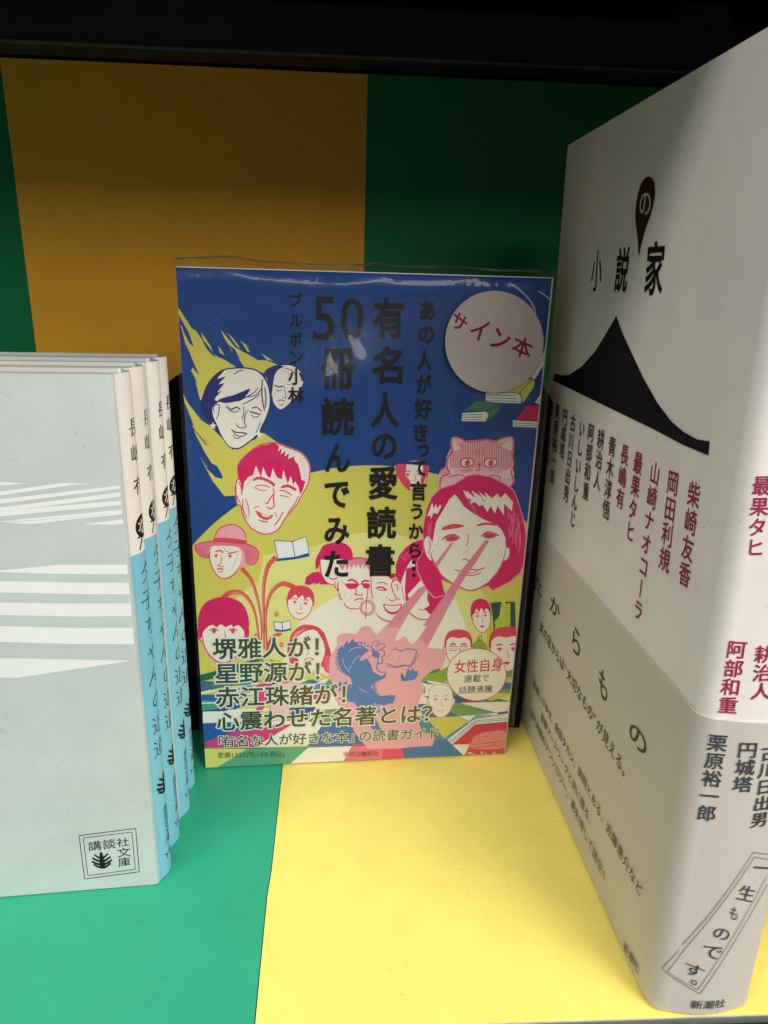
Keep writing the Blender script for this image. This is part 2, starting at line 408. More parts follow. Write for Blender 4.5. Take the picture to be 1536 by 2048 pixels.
# ---------------------------------------------------------------- four pale paperbacks at the left
K = (24, 24, 26)
LYAW = .07913; LU = Vector((math.cos(LYAW), math.sin(LYAW), 0)); LN = Vector((-math.sin(LYAW), math.cos(LYAW), 0))
LH = .16115
L4 = Z(0, 940, 4.452); L3 = Z(120, 1380, 4.6531); L2 = Z(220, 1000, 5.12); L1 = Z(0, 680, 3.84)
M_GREYJ = mat('pale_grey_jacket', (188, 196, 193), .5, .3, .03, 700, .25); add_specks(M_GREYJ, .35, 420, .88)
corners = [(317.5, 1766.5), (335.5, 1703), (358.5, 1640), (369.5, 1589.5)]
def floor_pt(px, py): return on_plane(px, py, Vector((0, 0, 0)), ZV)
labels = ['nearest pale grey paperback with white streaks and boxed emblem on its cover',
          'second pale paperback from the front, white and blue spine behind the nearest one',
          'third pale paperback from the front, only its narrow spine and top edge showing',
          'rearmost of the four pale paperbacks, its blue spine beside the black bookend']
WHT2 = (224, 228, 225); SKY = (124, 192, 218)
def paperback(i):
    A = floor_pt(*corners[i]); A.z = 0
    nxt = floor_pt(*corners[i+1]) if i < 3 else A+LN*.0135
    T = min((nxt-A).dot(LN), .0152)-.0002
    t = thing('paperback_book', A-LU*.05, labels[i], 'book', 'pale paperbacks standing in a row at the left')
    r = .0012; rw = T
    fn = corner_surf(A, -LU, LN, rw, r, .0027)
    jacket('jacket', fn, .106, rw, .0, LH, .0003, M_GREYJ, t, r)
    # white spine paper wraps as its own print
    S = Surf(A, -LU, -LN, fn, None); S.bend = (-9, .0015)
    P = Print(S, .00032, 2e-6)
    def patch(s0, s1, b0, b1, c, top1=None):
        P.up(); n = 8
        for k in range(n):
            p, q = s0+(s1-s0)*k/n, s0+(s1-s0)*(k+1)/n
            for z in range(4):
                za, zb = b0+(b1-b0)*z/4, b0+(b1-b0)*(z+1)/4
                P.polyab([(p, za), (q, za), (q, zb), (p, zb)], c)
    S0 = Surf(A, -LU, -LN, None)
    zb = S0.ab((257.5, 1002))[1] if i == 0 else None
    zb = .1122
    ws = .0001 if i == 0 else .0022
    patch(ws, -rw-.001, .0, zb, SKY); patch(ws, -rw-.001, zb, LH, (238, 230, 222))
    P.build('spine_colour', t)
    # lettering along the spine, column centred at 55 % of it
    sx = -rw*.46
    def spine_col(text, btop, bbot, size, bold, wide=1., c=K):
        n = len(text); st = (btop-bbot)/n
        for k, ch in enumerate(text):
            b = btop-st*(k+.5)
            W = size*wide
            P.glyph(ch, (sx+W/2, b-size/2), (-W, 0), (0, size), c, bold)
    spine_col('長嶋', .1505, .1365, .0052, .006); spine_col('有', .1345, .1275, .0052, .006)
    P.build('author_lettering', t)
    P.up(); P.polyab([(sx+.0030*math.cos(q), .1195+.0034*math.sin(q)) for q in [2*math.pi*k/20 for k in range(20)]], K)
    P.glyph('な', (sx+.0024, .1171), (-.0048, 0), (0, .0048), (238, 230, 222), .01)
    P.glyph('7', (sx+.0028, .1118+.0005), (-.005, 0), (0, .0058), K, 0)
    P.glyph('1', (sx-.0004, .1118+.0005), (-.005, 0), (0, .0058), K, 0)
    P.build('code_mark', t)
    # thin hand-drawn title down the blue part
    def thin(text, btop, bbot):
        n = len(text); st = (btop-bbot)/n
        for k, ch in enumerate(text):
            b = btop-st*(k+.5); sz = st*.82; off = .0005*math.sin(k*2.1); sh = .12*math.sin(k*1.7+1)
            W = sz*.95
            P.glyph(ch, (sx+W/2+off, b-sz/2), (-W, sh*sz*.4), (-sh*sz*.5, sz), (34, 34, 56), -.008)
    thin('夕子ちゃんの近道', .1100, .0440); P.build('title_lettering', t)
    # leaf emblem
    def emblem(cx, cy, s_, c, mirror):
        m_ = -1
        P.up(); P.polyab([(cx+m_*a*s_, cy+b*s_) for a, b in ((-.14, .9), (-.07, 1.05), (.07, 1.05), (.14, .9), (.2, .3), (.3, -.7), (0, -1.15), (-.3, -.7), (-.2, .3))], c)
        for q in range(4):
            y = .55-q*.42; ln = (.62, .85, .95, .8)[q]
            for sg in (-1, 1):
                P.up(); pts = []
                x0, y0, x1, y1 = 0, y-.28, sg*ln, y+.10
                for a in range(9):
                    tt = a/8; xx = x0+(x1-x0)*tt; yy = y0+(y1-y0)*(tt**2)*1.25; pts.append((xx, yy))
                up_, dn_ = [(x, yv+.155) for x, yv in pts], [(x, yv-.135) for x, yv in pts]
                cap = [(x1+sg*.1, y1)]
                P.polyab([(cx+m_*a*s_, cy+b*s_) for a, b in up_+cap+dn_[::-1]], c)
    emblem(sx, .0345, .0035, (30, 34, 34), 1); P.build('leaf_emblem', t)
    n = 5
    for k, ch in enumerate('講談社文庫'):
        P.glyph(ch, (sx+.0018, .0262-k*.0030-.003), (-.0036, 0), (0, .0030), (48, 66, 84), .0)
    for k, ch in enumerate('YP60'):
        P.glyph(ch, (sx+.0027-k*.0022, .0055+k*.0003), (-.0035, 0), (0, .0035), (48, 66, 84), 0)
    P.build('small_lettering', t)
    pages(A, -LU, LN, .0012, .1045+random.uniform(-.001, .001), .0006, T-.0006, .0004, LH-.0009, t, M_PAGED)
    # turned-in flap of the jacket
    x1 = (.062, .045, .056, .078)[i]
    vs, fs = [], []; p = [A-LU*q+LN*.00045 for q in (x1, .105)]
    for q in p:
        for z in (.0005, LH-.0004):
            for d in (.0001, .0008): vs.append(q+LN*d+Vector((0, 0, z))-t.location)
    fs = [(0,1,3,2),(4,6,7,5),(0,4,5,1),(2,3,7,6),(0,2,6,4),(1,5,7,3)]
    mesh('jacket_flap', vs, fs, M_FLAP, t)
    if i == 0:
        S1 = Surf(A, -LU, -LN, None, (0.0006, .106, 0, LH)); P = Print(S1, .00032, 2e-6)
        for q in ('-40,104 130,108 210,117 100,130 -40,134', '-40,196 0,190 550,113 840,121 640,132 0,225 -40,231',
                  '-40,262 0,258 1131,129 1133,157 0,297 -40,303', '-40,338 0,332 1136,188 1140,226 0,371 -40,377', '-40,376 0,372 300,335 1143,264 1146,304 0,410 -40,418',
                  '-40,470 0,455 300,425 1150,342 1156,385 290,477 0,466 -40,464', '740,482 900,460 1157,428 1159,478 1000,484',
                  '-40,893 0,890 530,841 1192,838 1196,924 600,923 0,907 -40,905', '-40,985 0,985 700,999 1202,1000 1208,1103 800,1103 0,1087 -40,1085',
                  '-40,1176 0,1176 600,1184 1218,1184 1225,1296 700,1301 0,1287 -40,1286', '-40,1384 0,1385 700,1401 1235,1399 1246,1543 1160,1548 700,1546 0,1526 -40,1524',
                  '-40,1668 0,1669 1180,1692 900,1735 150,1846 0,1842 -40,1840'):
            P.fill(L4(q), WHT2)
        P.build('cover_streaks', t)
        for q, wdt in (('180,1348 706,1281 740,1684 232,1751', 1.1), ('219,1370 671,1315 703,1660 262,1720', .9)):
            c4 = L3(q)
            for k in range(4): P.line([c4[k], c4[(k+1) % 4]], wdt, K, False, 1)
        for ch, q in zip('講談社文庫', ('258,1404 380,1390 272,1492', '395,1386 515,1372 406,1476', '523,1375 640,1360 533,1455', '530,1466 655,1452 540,1551', '538,1556 652,1543 548,1640')):
            c3 = L3(q); P.quad(ch, c3[0], c3[1], c3[2], K, .004)
        P.build('emblem_lettering', t)
        e = S1.ab(L3('392,1575')[0])
        sx0 = e; emblem(e[0], e[1], .0030, K, 1); P.build('leaf_emblem', t)
    return t
for i in (3, 2, 1, 0): paperback(i)

# ---------------------------------------------------------------- black bookend behind the wrapped book
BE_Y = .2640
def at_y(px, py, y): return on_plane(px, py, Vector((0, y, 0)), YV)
be = thing('bookend', (-.03, BE_Y, 0), 'black steel bookend behind the film wrapped book, widened to stand in for shade', 'bookend')
p0 = at_y(326, 900, BE_Y); p1 = at_y(420, 742, BE_Y); x0, x1, zt = p0.x, .0835, p1.z  # right end widened so its black stands in for shade beside the book
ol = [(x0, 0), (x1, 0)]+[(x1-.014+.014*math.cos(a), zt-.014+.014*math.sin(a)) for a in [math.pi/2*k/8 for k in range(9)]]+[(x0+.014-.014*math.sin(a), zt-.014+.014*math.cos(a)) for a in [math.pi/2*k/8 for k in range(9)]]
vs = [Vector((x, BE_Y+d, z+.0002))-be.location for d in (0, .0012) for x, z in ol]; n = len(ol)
mesh('plate_with_gap_shade', vs, [tuple(range(n)), tuple(range(2*n-1, n-1, -1))]+[(i, n+i, n+(i+1) % n, (i+1) % n) for i in range(n)], M_BLACK, be)
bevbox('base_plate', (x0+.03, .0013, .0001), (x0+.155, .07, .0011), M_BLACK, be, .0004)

# ---------------------------------------------------------------- film wrapped book in the middle
BYAW = .05966; BU = Vector((math.cos(BYAW), math.sin(BYAW), 0)); BN = Vector((-math.sin(BYAW), math.cos(BYAW), 0))
B = Vector((-.04952, .23913, 0)); BW, BH, BT = .1230, .188, .0145
book = thing('wrapped_book', B+BU*BW/2, 'film wrapped paperback with blue and yellow comic portrait cover and round sticker', 'book')
BC = B+BU*BW
bfn = corner_surf(BC, -BU, BN, BT, .0014, .0008)
jacket('jacket', bfn, BW, BT, .0004, BH, .0003, mat('white_cover_paper', (225, 222, 214), .4, .4, .02, 700, .15), book, .0014)
pages(BC, -BU, BN, .0015, BW-.001, .0008, BT-.0008, .0006, BH-.0012, book)
SB = Surf(B, BU, -BN, None, (-.0002, BW-.0008, .0003, BH-.0003))
BLU, YEL, HAL, WHT, PNK, RED = (26, 68, 138), (210, 204, 94), (224, 224, 140), (236, 232, 222), (214, 30, 100), (220, 66, 92)
LPK, IND, GRN_, ORG, DK, STB, OLV, TEA = (238, 168, 182), (38, 46, 108), (60, 138, 102), (240, 150, 90), (24, 20, 22), (98, 138, 190), (120, 160, 96), (30, 100, 88)
A_ = Z(320, 500, 3.657); B_ = Z(720, 500, 3.657); C_ = Z(340, 850, 3.84); D_ = Z(700, 850, 3.84); E_ = Z(380, 1200, 4.267); F_ = Z(700, 1200, 4.267)
G_ = Z(560, 1060, 5.12); X_ = Z(0, 0, 1)
P = Print(SB, .00034, 1.6e-7)
fl = P.fill; ln = P.line
# sky and sun
fl(X_('300,500 1200,500 1200,1600 300,1600'), BLU)
P.build('sky_print', book)
P.ell(742, 1340, 450, 410, YEL, 0, 90)
fl(X_('340,1150 1150,1130 1150,1600 340,1600'), YEL)
P.ell(748, 1340, 262, 276, HAL, 0, 70)
fl(C_('680,1190 720,1000 1000,950 1300,890 1536,840 1536,1500 300,1500'), HAL)
P.ell(742, 1345, 172, 165, WHT, 0, 60)
fl(X_('600,1243 712,1182 912,1200 940,1275 970,1340 560,1400 570,1290'), WHT)
P.build('sun_print', book)
# flames
for q in ('125,405 190,505 235,575 262,588 300,640 345,690 385,745 425,782 470,800 552,852 560,900 400,1000 300,1105 285,1060 262,965 225,880 245,860 200,740 150,540 170,575 130,470',
          '300,600 330,640 372,705 385,745 345,720 318,660', '425,703 450,730 470,768 440,750',
          '445,580 500,650 545,705 600,740 640,760 720,806 780,806 870,842 800,880 760,900 620,862 575,790 525,740 500,690 470,640',
          '490,605 540,650 590,720 560,700', '590,662 640,700 690,760 640,740', '735,750 790,785 830,812 780,800',
          '170,1050 200,1110 245,1170 300,1240 370,1290 420,1340 500,1420 560,1500 640,1560 700,1700 380,1560 330,1480 300,1420 262,1350 240,1260 205,1170 180,1110'):
    fl(A_(q), YEL)
for q in ('128,455 170,530 215,610 250,712 215,680 175,600 150,520', '185,680 215,740 250,830 290,915 255,880 215,790 192,720', '210,855 240,900 275,975 240,940',
          '300,640 345,690 385,745 420,785 380,765 340,720', '500,690 545,722 588,798 545,768', '625,690 680,740 722,806 680,780', '740,748 778,806 750,790',
          '228,1075 262,1130 280,1195 255,1180', '215,1245 260,1310 330,1380 400,1460 330,1420 270,1340'):
    fl(A_(q), BLU)
fl(C_('300,0 480,190 650,110 720,60 780,100 860,160 1000,300 1080,330 800,520 420,545 330,430 232,245 300,330 405,412 400,380 350,290 300,210 345,190 290,100 225,0'), YEL)
fl(C_('165,0 210,20 260,100 345,190 300,170 230,80'), YEL)
fl(C_('230,245 290,320 350,360 405,412 350,400 290,340'), BLU)
P.build('flame_print', book)
# --- helpers for drawn heads, in local head units (x right, y down)
def loc(cx, cy, w, h, rot):
    c, s_ = math.cos(rot), math.sin(rot)
    def f(t):
        v = [float(q) for q in t.replace(',', ' ').split()]
        return [(cx+v[i]*w*c-v[i+1]*h*s_, cy+v[i]*w*s_+v[i+1]*h*c) for i in range(0, len(v), 2)]
    return f
def head(cx, cy, w, h, rot, c, hair=None, skin=WHT, ears=True, lw=1.6, brow=1, mouth='smile', eyes='open', halo=None):
    f = loc(cx, cy, w, h, rot)
    o = f('-.92,-.3 -.85,.35 -.6,.75 -.2,1 .2,1 .6,.75 .85,.35 .92,-.3 .7,-.85 0,-1.05 -.7,-.85')
    if halo: fl([(cx+(x-cx)*1.07, cy+(y-cy)*1.07) for x, y in o], halo, True)
    if ears:
        for sg in (-1, 1): fl(f('%f,-.15 %f,-.1 %f,.2 %f,.35' % (sg*.9, sg*1.08, sg*1.02, sg*.84)), skin, True); ln(f('%f,-.15 %f,-.1 %f,.2 %f,.35' % (sg*.9, sg*1.08, sg*1.02, sg*.84)), lw, c)
    fl(o, skin, True); ln(o, lw, c, True, 1, True)
    if hair: fl(f(hair), c, True, 3)
    for sg in (-1, 1):
        ex = sg*.4
        if brow: ln(f('%f,-.26 %f,-.33 %f,-.27' % (ex-.2, ex, ex+.2)), lw*1.5*brow, c)
        if eyes == 'open':
            ln(f('%f,-.08 %f,-.15 %f,-.07' % (ex-.2, ex, ex+.2)), lw*1.1, c); p = f('%f,-.06' % ex)[0]; P.ell(p[0], p[1], w*.085, w*.085, c, 0, 14)
            ln(f('%f,.03 %f,.04' % (ex-.12, ex+.12)), lw*.6, c)
        elif eyes == 'shut': ln(f('%f,-.08 %f,-.01 %f,-.08' % (ex-.2, ex, ex+.2)), lw*1.3, c)
        elif eyes == 'glasses':
            ln(f('%f,-.18 %f,-.18 %f,.08 %f,.08' % (ex-.28, ex+.28, ex+.24, ex-.24)), lw, c, False, 1, True); ln(f('%f,-.06 %f,-.05' % (ex-.12, ex+.12)), lw*1.4, c)
    ln(f('.05,-.1 .1,.2 .16,.32 -.08,.36'), lw*.8, c)
    if mouth == 'smile': ln(f('-.28,.56 0,.64 .3,.54'), lw*1.2, c); ln(f('-.12,.72 .14,.72'), lw*.7, c)
    elif mouth == 'open': fl(f('-.3,.52 0,.5 .32,.5 .2,.7 0,.76 -.2,.7'), c, True); fl(f('-.2,.55 .2,.54 .15,.62 -.15,.62'), skin)
    elif mouth == 'flat': fl(f('-.2,.6 0,.54 .2,.6 0,.7'), c, True)
    return f
CAP = '-.98,.1 -1.02,-.4 -.8,-.95 -.2,-1.22 .5,-1.15 .95,-.7 1.02,.05 .88,-.25 .6,-.55 .3,-.35 .1,-.6 -.2,-.35 -.4,-.6 -.7,-.25 -.85,-.2'
FRG = '-1,.2 -1.08,-.5 -.75,-1.05 0,-1.25 .75,-1.05 1.08,-.5 1,.2 .85,-.1 .6,-.28 .45,-.2 .3,-.3 .1,-.2 -.1,-.3 -.3,-.2 -.5,-.3 -.7,-.18 -.85,-.05'
SHT = '-1,-.1 -1,-.6 -.7,-1.05 0,-1.2 .7,-1.05 1,-.6 1,-.1 .85,-.5 .5,-.72 0,-.66 -.5,-.72 -.85,-.5'
LNG = '-1,1.1 -1.25,.4 -1.1,-.5 -.7,-1.05 0,-1.25 .75,-1 1.1,-.5 1.3,.4 1.15,1.15 .95,.5 .88,-.2 .5,-.5 0,-.8 -.5,-.5 -.86,-.1 -.88,.5'
# --- small blue-line head, upper left
fl(A_('770,900 820,855 900,838 980,848 1040,900 1050,960 1000,1060 940,1130 880,1168 835,1130 815,1050 790,960'), WHT, True)
fl(A_('762,900 790,865 850,845 905,850 860,880 835,930 825,1000 815,1060 800,1000 785,940'), IND, True)
for q, wd in (('770,900 820,855 900,838 980,848 1040,900 1050,960', 1.6), ('820,1060 830,1120 880,1168 940,1130 980,1080', 1.4), ('835,985 870,1000 905,992', 2), ('845,1020 870,1030 892,1018', 1.2),
              ('930,985 960,985', 2), ('905,990 915,1040 920,1080 890,1078', 1.1), ('860,1105 885,1095 915,1105', 1.4), ('870,1125 890,1135 905,1122', 1), ('905,860 960,880 1000,920', 1.4), ('900,880 950,905', 1.2)):
    ln(A_(q), wd, IND)
# --- large blue-line woman, upper left
fl(A_('300,1105 340,1000 400,920 470,875 560,860 650,862 720,885 770,940 800,1030 806,1130 780,1220 745,1290 715,1350 650,1400 600,1440 540,1450 495,1420 450,1350 420,1290 380,1260'), WHT, True)
fl(A_('300,1105 335,1010 395,925 470,880 420,940 480,925 430,980 470,975 420,1040 450,1030 400,1090 430,1110 390,1140 385,1190 400,1240 425,1290 440,1340 390,1290 345,1235 310,1170'), IND, True, 3)
fl(A_('420,1100 480,1075 540,1060 600,1035 660,1015 620,1075 560,1105 480,1118'), IND, True)
for q, wd in (('300,1105 340,1000 400,920 470,875 560,862 650,865 720,888 772,945 802,1030 806,1130 780,1220 745,1290 712,1352 600,1438 545,1450 495,1425 440,1345', 2.2), ('750,940 745,1020 750,1100 765,1180', 2), ('765,1000 775,1080 768,1160', 1.8),
              ('600,1130 660,1100 740,1050', 1.6), ('620,1075 700,1060 745,1010', 1.6), ('560,1110 620,1080 690,1040 720,1000', 1.5), ('400,1190 392,1150 412,1130 435,1140 425,1210 410,1240', 1.5), ('480,1140 520,1165 560,1148 590,1170', 2.2),
              ('505,1170 540,1185 575,1175', 1.5), ('510,1150 490,1130', 1.5), ('655,1180 690,1190 740,1205', 2.2), ('665,1200 690,1222 725,1212', 1.4), ('670,1155 710,1150 745,1180', 1.8), ('610,1140 615,1180 600,1240', 1.3),
              ('650,1165 625,1200 618,1260 630,1290 590,1300 565,1285 562,1262', 1.6), ('520,1308 550,1330 600,1335 640,1340', 2), ('535,1328 560,1355 600,1362 638,1342', 1.6), ('530,1355 560,1378 590,1370', 1.3), ('735,1250 720,1300 700,1340', 1.3), ('540,910 575,885 610,880', 1.6), ('490,900 530,880', 1.5)):
    ln(A_(q), wd, IND)
for sx, sy in ((388, 1285), (727, 1348)):
    p = A_('%d,%d' % (sx, sy))[0]
    fl([(p[0]+(8 if k % 2 == 0 else 3.4)*math.sin(k*math.pi/5), p[1]-(8 if k % 2 == 0 else 3.4)*math.cos(k*math.pi/5)) for k in range(10)], WHT)
# --- crimson man
o = C_('515,600 505,480 515,420 540,400 520,330 545,270 620,200 700,150 800,135 900,170 1000,210 1055,270 1075,340 1060,450 1010,540 980,600 930,660 880,720 840,790 790,825 720,835 640,800 600,760 560,690 545,620')
fl([(x+(x-546)*.02, y+(y-979)*.02) for x, y in o], LPK, True); fl(o, WHT, True); ln(o, 2, RED, True, 1, True)
fl(C_('525,400 515,340 545,270 620,200 700,155 800,135 840,160 830,200 860,180 850,225 890,195 880,240 915,215 905,260 950,240 960,275 985,300 1000,360 1010,420 1040,430 1020,500 1000,530 985,470 960,430 950,460 925,390 905,450 870,340 860,415 820,400 790,330 770,405 745,390 715,320 700,400 660,310 640,380 600,400 570,440 560,520 545,450'), PNK, False)
for q, wd in (('635,425 680,405 740,420 790,450 800,470', 4.6), ('850,480 900,465 940,480 970,500', 4.4), ('650,470 690,460 740,465 770,480', 1.8), ('640,475 700,500 750,498', 1.5), ('835,505 870,500 910,520 935,540', 1.8), ('840,535 880,545 915,550', 1.4),
              ('790,480 800,520 770,560 750,600 725,590', 2), ('800,500 795,570 800,620 770,640 740,625', 2.2), ('655,655 690,680 740,700 790,690', 2.6), ('665,665 690,700 740,722 790,700', 2.2), ('680,725 720,740 755,738', 2), ('560,560 560,640 590,720', 1.8), ('580,560 600,620 610,700', 1.5),
              ('510,440 500,500 530,580 545,600', 1.6), ('870,660 840,720 800,770', 2), ('990,540 960,600 900,680', 1.7), ('520,430 545,470 550,540', 1.6), ('640,640 665,625 685,630', 1.4), ('800,670 820,690 815,710', 1.3)):
    ln(C_(q), wd, RED)
fl(C_('665,662 700,672 745,690 795,690 760,718 720,722 690,702'), RED, True); fl(C_('695,676 745,694 780,694 750,706 715,700'), WHT)
for k in range(16):
    x, y = 625+random.random()*190, 745+random.random()*70; q = C_('%f,%f' % (x, y))[0]; P.ell(q[0], q[1], .6, .6, RED, 0, 6)
for k in range(7): ln(C_('%d,%d %d,%d' % (575+k*12, 480-k*18, 615+k*12, 440-k*18)), .8, RED, False)
for k in range(8): ln(C_('%d,%d %d,%d' % (565+k*2, 560+k*20, 600+k*2, 600+k*20)), .8, RED, False)
for k in range(20):
    a_ = k/19; x = 560+a_*400; ln(C_('%f,%f %f,%f' % (x, 250-60*math.sin(a_*3.1), x-10+20*a_, 330-60*math.sin(a_*3.1))), .6, (240, 120, 150), False)
for k in range(9): ln(C_('%d,%d %d,%d' % (990+k*7, 250+k*26, 1030+k*3, 262+k*26)), .9, PNK, False)
# --- hat boy
fl(C_('190,920 210,900 330,895 370,800 420,775 480,762 560,800 590,900 640,930 680,980 660,1050 600,1070 560,1080 500,1140 440,1175 380,1170 335,1110 310,1030 240,1010 205,970'), LPK, True)
fl(C_('305,930 420,925 530,940 550,1000 530,1080 480,1140 410,1172 350,1130 315,1050'), WHT, True)
fl(C_('190,915 330,893 580,905 680,980 660,1055 590,1070 575,1000 540,940 420,925 310,935 300,1020 230,1000 205,965'), (226, 120, 142), True, 3)
fl(C_('335,865 420,862 500,870 590,885 592,915 500,900 420,895 325,900'), RED, False)
for q, wd in (('190,920 250,900 330,890 420,895 520,905 600,915 660,945 682,990 655,1060 590,1075', 1.8), ('335,890 360,820 385,790 425,772 490,762 545,790 575,830 590,900', 1.8), ('190,920 205,970 240,1005 300,1022', 1.7), ('312,935 305,1020 335,1110 380,1168 440,1175 500,1140 540,1080', 1.7),
              ('345,970 385,962 410,980', 2.2), ('440,985 480,978 520,968', 2.2), ('400,1000 390,1060 365,1075 400,1085 420,1080', 1.4), ('360,1105 385,1100 412,1108', 2.2), ('370,1118 390,1128 405,1120', 1.5), ('375,925 395,960', 1), ('410,930 430,965 450,970', 1), ('440,925 470,960', 1), ('440,785 425,830', 1), ('500,790 540,830', 1)):
    ln(C_(q), wd, RED)
for k in range(15): ln(C_('%d,%d %d,%d' % (355+k*14, 872-(k % 3)*10, 352+k*14, 800+(k % 4)*8)), .45, (206, 110, 134), False)
for k in range(9): ln(C_('%d,%d %d,%d' % (342+k*27, 893-k, 360+k*27, 872-k)), .8, (236, 150, 160), False)
for k in range(10): ln(C_('%d,%d %d,%d' % (612-k*5, 1060-k*10, 660-k*8, 990-k*6)), .7, RED, False)
for ex, ey in ((355, 1000), (462, 1003)):
    q = C_('%d,%d' % (ex, ey))[0]; P.ell(q[0], q[1], 3.3, 3, RED, 0, 14)
for k in range(13): ln(C_('%d,%d %d,%d' % (205+k*7, 930+k*5, 235+k*6, 985+k*3)), .7, RED, False)
for k in range(12): ln(C_('%d,%d %d,%d' % (570+k*8, 1055-k*2, 600+k*7, 955+k*7)), .7, RED, False)
for k in range(8): ln(C_('%d,%d %d,%d' % (470+k*9, 1110-k*22, 500+k*8, 1060-k*20)), .7, RED, False)
# --- stems with heads and open books
def stem(q, wd, c=(222, 84, 88)): ln(C_(q), wd, c, True, .25, False, 6)
for q, a, b in (('550,1095 620,1180 665,1300 690,1420 705,1560 700,1700', 26, 6), ('815,1010 755,1080 728,1180 718,1300 720,1450 722,1600 725,1720', 34, 8), ('400,1340 450,1290 530,1280 600,1330 650,1430 675,1560 690,1700', 38, 8), ('960,1245 870,1215 800,1255 755,1340 735,1460 740,1600 745,1720', 36, 8)):
    v = catmull([tuple(map(float, p.split(','))) for p in q.split()], False, 6); L = []; R = []; m = len(v)
    for i in range(m):
        q0, q1 = v[max(i-1, 0)], v[min(i+1, m-1)]; dx, dy = q1[0]-q0[0], q1[1]-q0[1]; d = math.hypot(dx, dy); hw = .5*(a+(b-a)*min(1, i/(m-1)*1.15))
        L.append((v[i][0]-dy/d*hw, v[i][1]+dx/d*hw)); R.append((v[i][0]+dy/d*hw, v[i][1]-dx/d*hw))
    cv = lambda w_: [(340+x/3.84, 850+y/3.84) for x, y in w_]
    for i in range(m-1):
        t_ = i/m; fl(cv([L[i], R[i], R[i+1], L[i+1]]), (224, int(84+5*round(6*t_)), int(72+8*round(5*t_))))
    ln(cv(L), .9, (206, 56, 84), False, 1); ln(cv(R), .9, (206, 56, 84), False, 1); ln(cv([((3*l[0]+r_[0])/4, (3*l[1]+r_[1])/4) for l, r_ in zip(L, R)][6:-8]), .7, (240, 170, 150), False); stem('860,1600 800,1620 760,1680 745,1760', 6)
def openbook(f, pts, c1=(30, 84, 168)):
    a = f(pts); fl([a[0], a[1], a[2], a[3], a[4], a[5]], (232, 234, 238)); fl([a[5], a[4], a[6], a[7]], c1); fl([a[4], a[3], a[8], a[6]], c1)
    ln(a[:6]+[a[0]], 1.2, (40, 60, 130), False, 1); ln([a[1], a[4]], 1.2, (40, 60, 130), False, 1)
openbook(C_, '800,885 940,892 1045,855 1068,980 960,1012 830,1025 962,1028 810,1045 1072,1005')
openbook(C_, '795,1508 860,1512 920,1498 928,1560 865,1575 805,1565 866,1585 808,1580 930,1572')
head(600, 1207, 27, 30, .12, RED, CAP, WHT, False, 1.1)
head(447, 1265, 47, 58, .0, PNK, FRG, WHT, True, 1.7, halo=LPK)
# --- halftone cat
cat = D_('790,100 830,95 900,125 960,120 1050,110 1110,125 1160,100 1245,95 1250,170 1240,230 1250,300 1240,350 1255,430 1220,475 900,440 690,490 680,420 700,350 740,320 755,230 780,180 780,130')
fl([(x+(x-962)*.04, y+(y-925)*.04) for x, y in cat], (222, 176, 190)); fl(cat, (232, 190, 196), False)
for j in range(24):
    for i in range(30):
        x, y = 700+i*18.4+(j % 2)*0, 130+j*14.5
        if 120 < y < 330+60*(x < 760 or x > 1180) and (760+max(0, 60-(y-130))*.3 < x < 1235 or (y > 330 and (x < 750 or x > 1190))):
            if y < 140 and (x < 860 or x > 1120): continue
            q = D_('%f,%f' % (x, y))[0]; r = 1.25; P.fill([(q[0]-r, q[1]-r), (q[0]+r, q[1]-r), (q[0]+r, q[1]+r), (q[0]-r, q[1]+r)], (214, 84, 116))
for q in ('790,105 850,180 780,205', '1240,110 1150,160 1235,200'): fl(D_(q), (238, 214, 212))
for q in ('750,300 800,380 880,370 1100,380 1180,350 1240,330 1245,400 1100,400 850,400',): fl(D_(q), (236, 214, 212), True)
for ex in (900, 1080):
    fl(D_('%d,305 %d,260 %d,255 %d,275 %d,305 %d,325' % (ex-48, ex-40, ex+15, ex+45, ex+35, ex-10)), WHT, True); ln(D_('%d,305 %d,260 %d,255 %d,275 %d,305 %d,325' % (ex-48, ex-40, ex+15, ex+45, ex+35, ex-10)), 2, RED, True, 1, True)
    q = D_('%d,290' % ex)[0]; P.ell(q[0], q[1], 5, 7, RED, .3, 18)
for q, wd in (('790,100 840,98 905,128 960,122 1055,112 1110,128 1165,100 1245,92 1250,170 1238,210', 2.2), ('790,100 778,150 785,200 750,250 742,320 760,370 700,400 690,450 692,490', 2.2), ('1240,210 1255,300 1235,360 1255,430 1225,475', 2.2), ('960,185 970,225', 2.5), ('985,180 990,240', 2.5), ('1035,180 1015,230', 2.5),
              ('985,300 992,335 955,350', 1.7), ('992,335 1025,345', 1.7), ('840,350 900,345 945,335', 1.2), ('850,370 940,345', 1.2), ('1050,345 1180,360', 1.2), ('1060,335 1190,340', 1.2), ('750,400 830,380 885,400 880,440 850,450', 1.8), ('1035,400 1090,385 1150,400 1140,450', 1.8), ('850,150 860,180', 2), ('1140,170 1170,160', 2)):
    ln(D_(q), wd, RED)
q = D_('992,302')[0]; P.ell(q[0], q[1], 2.8, 3, RED, 0, 12)
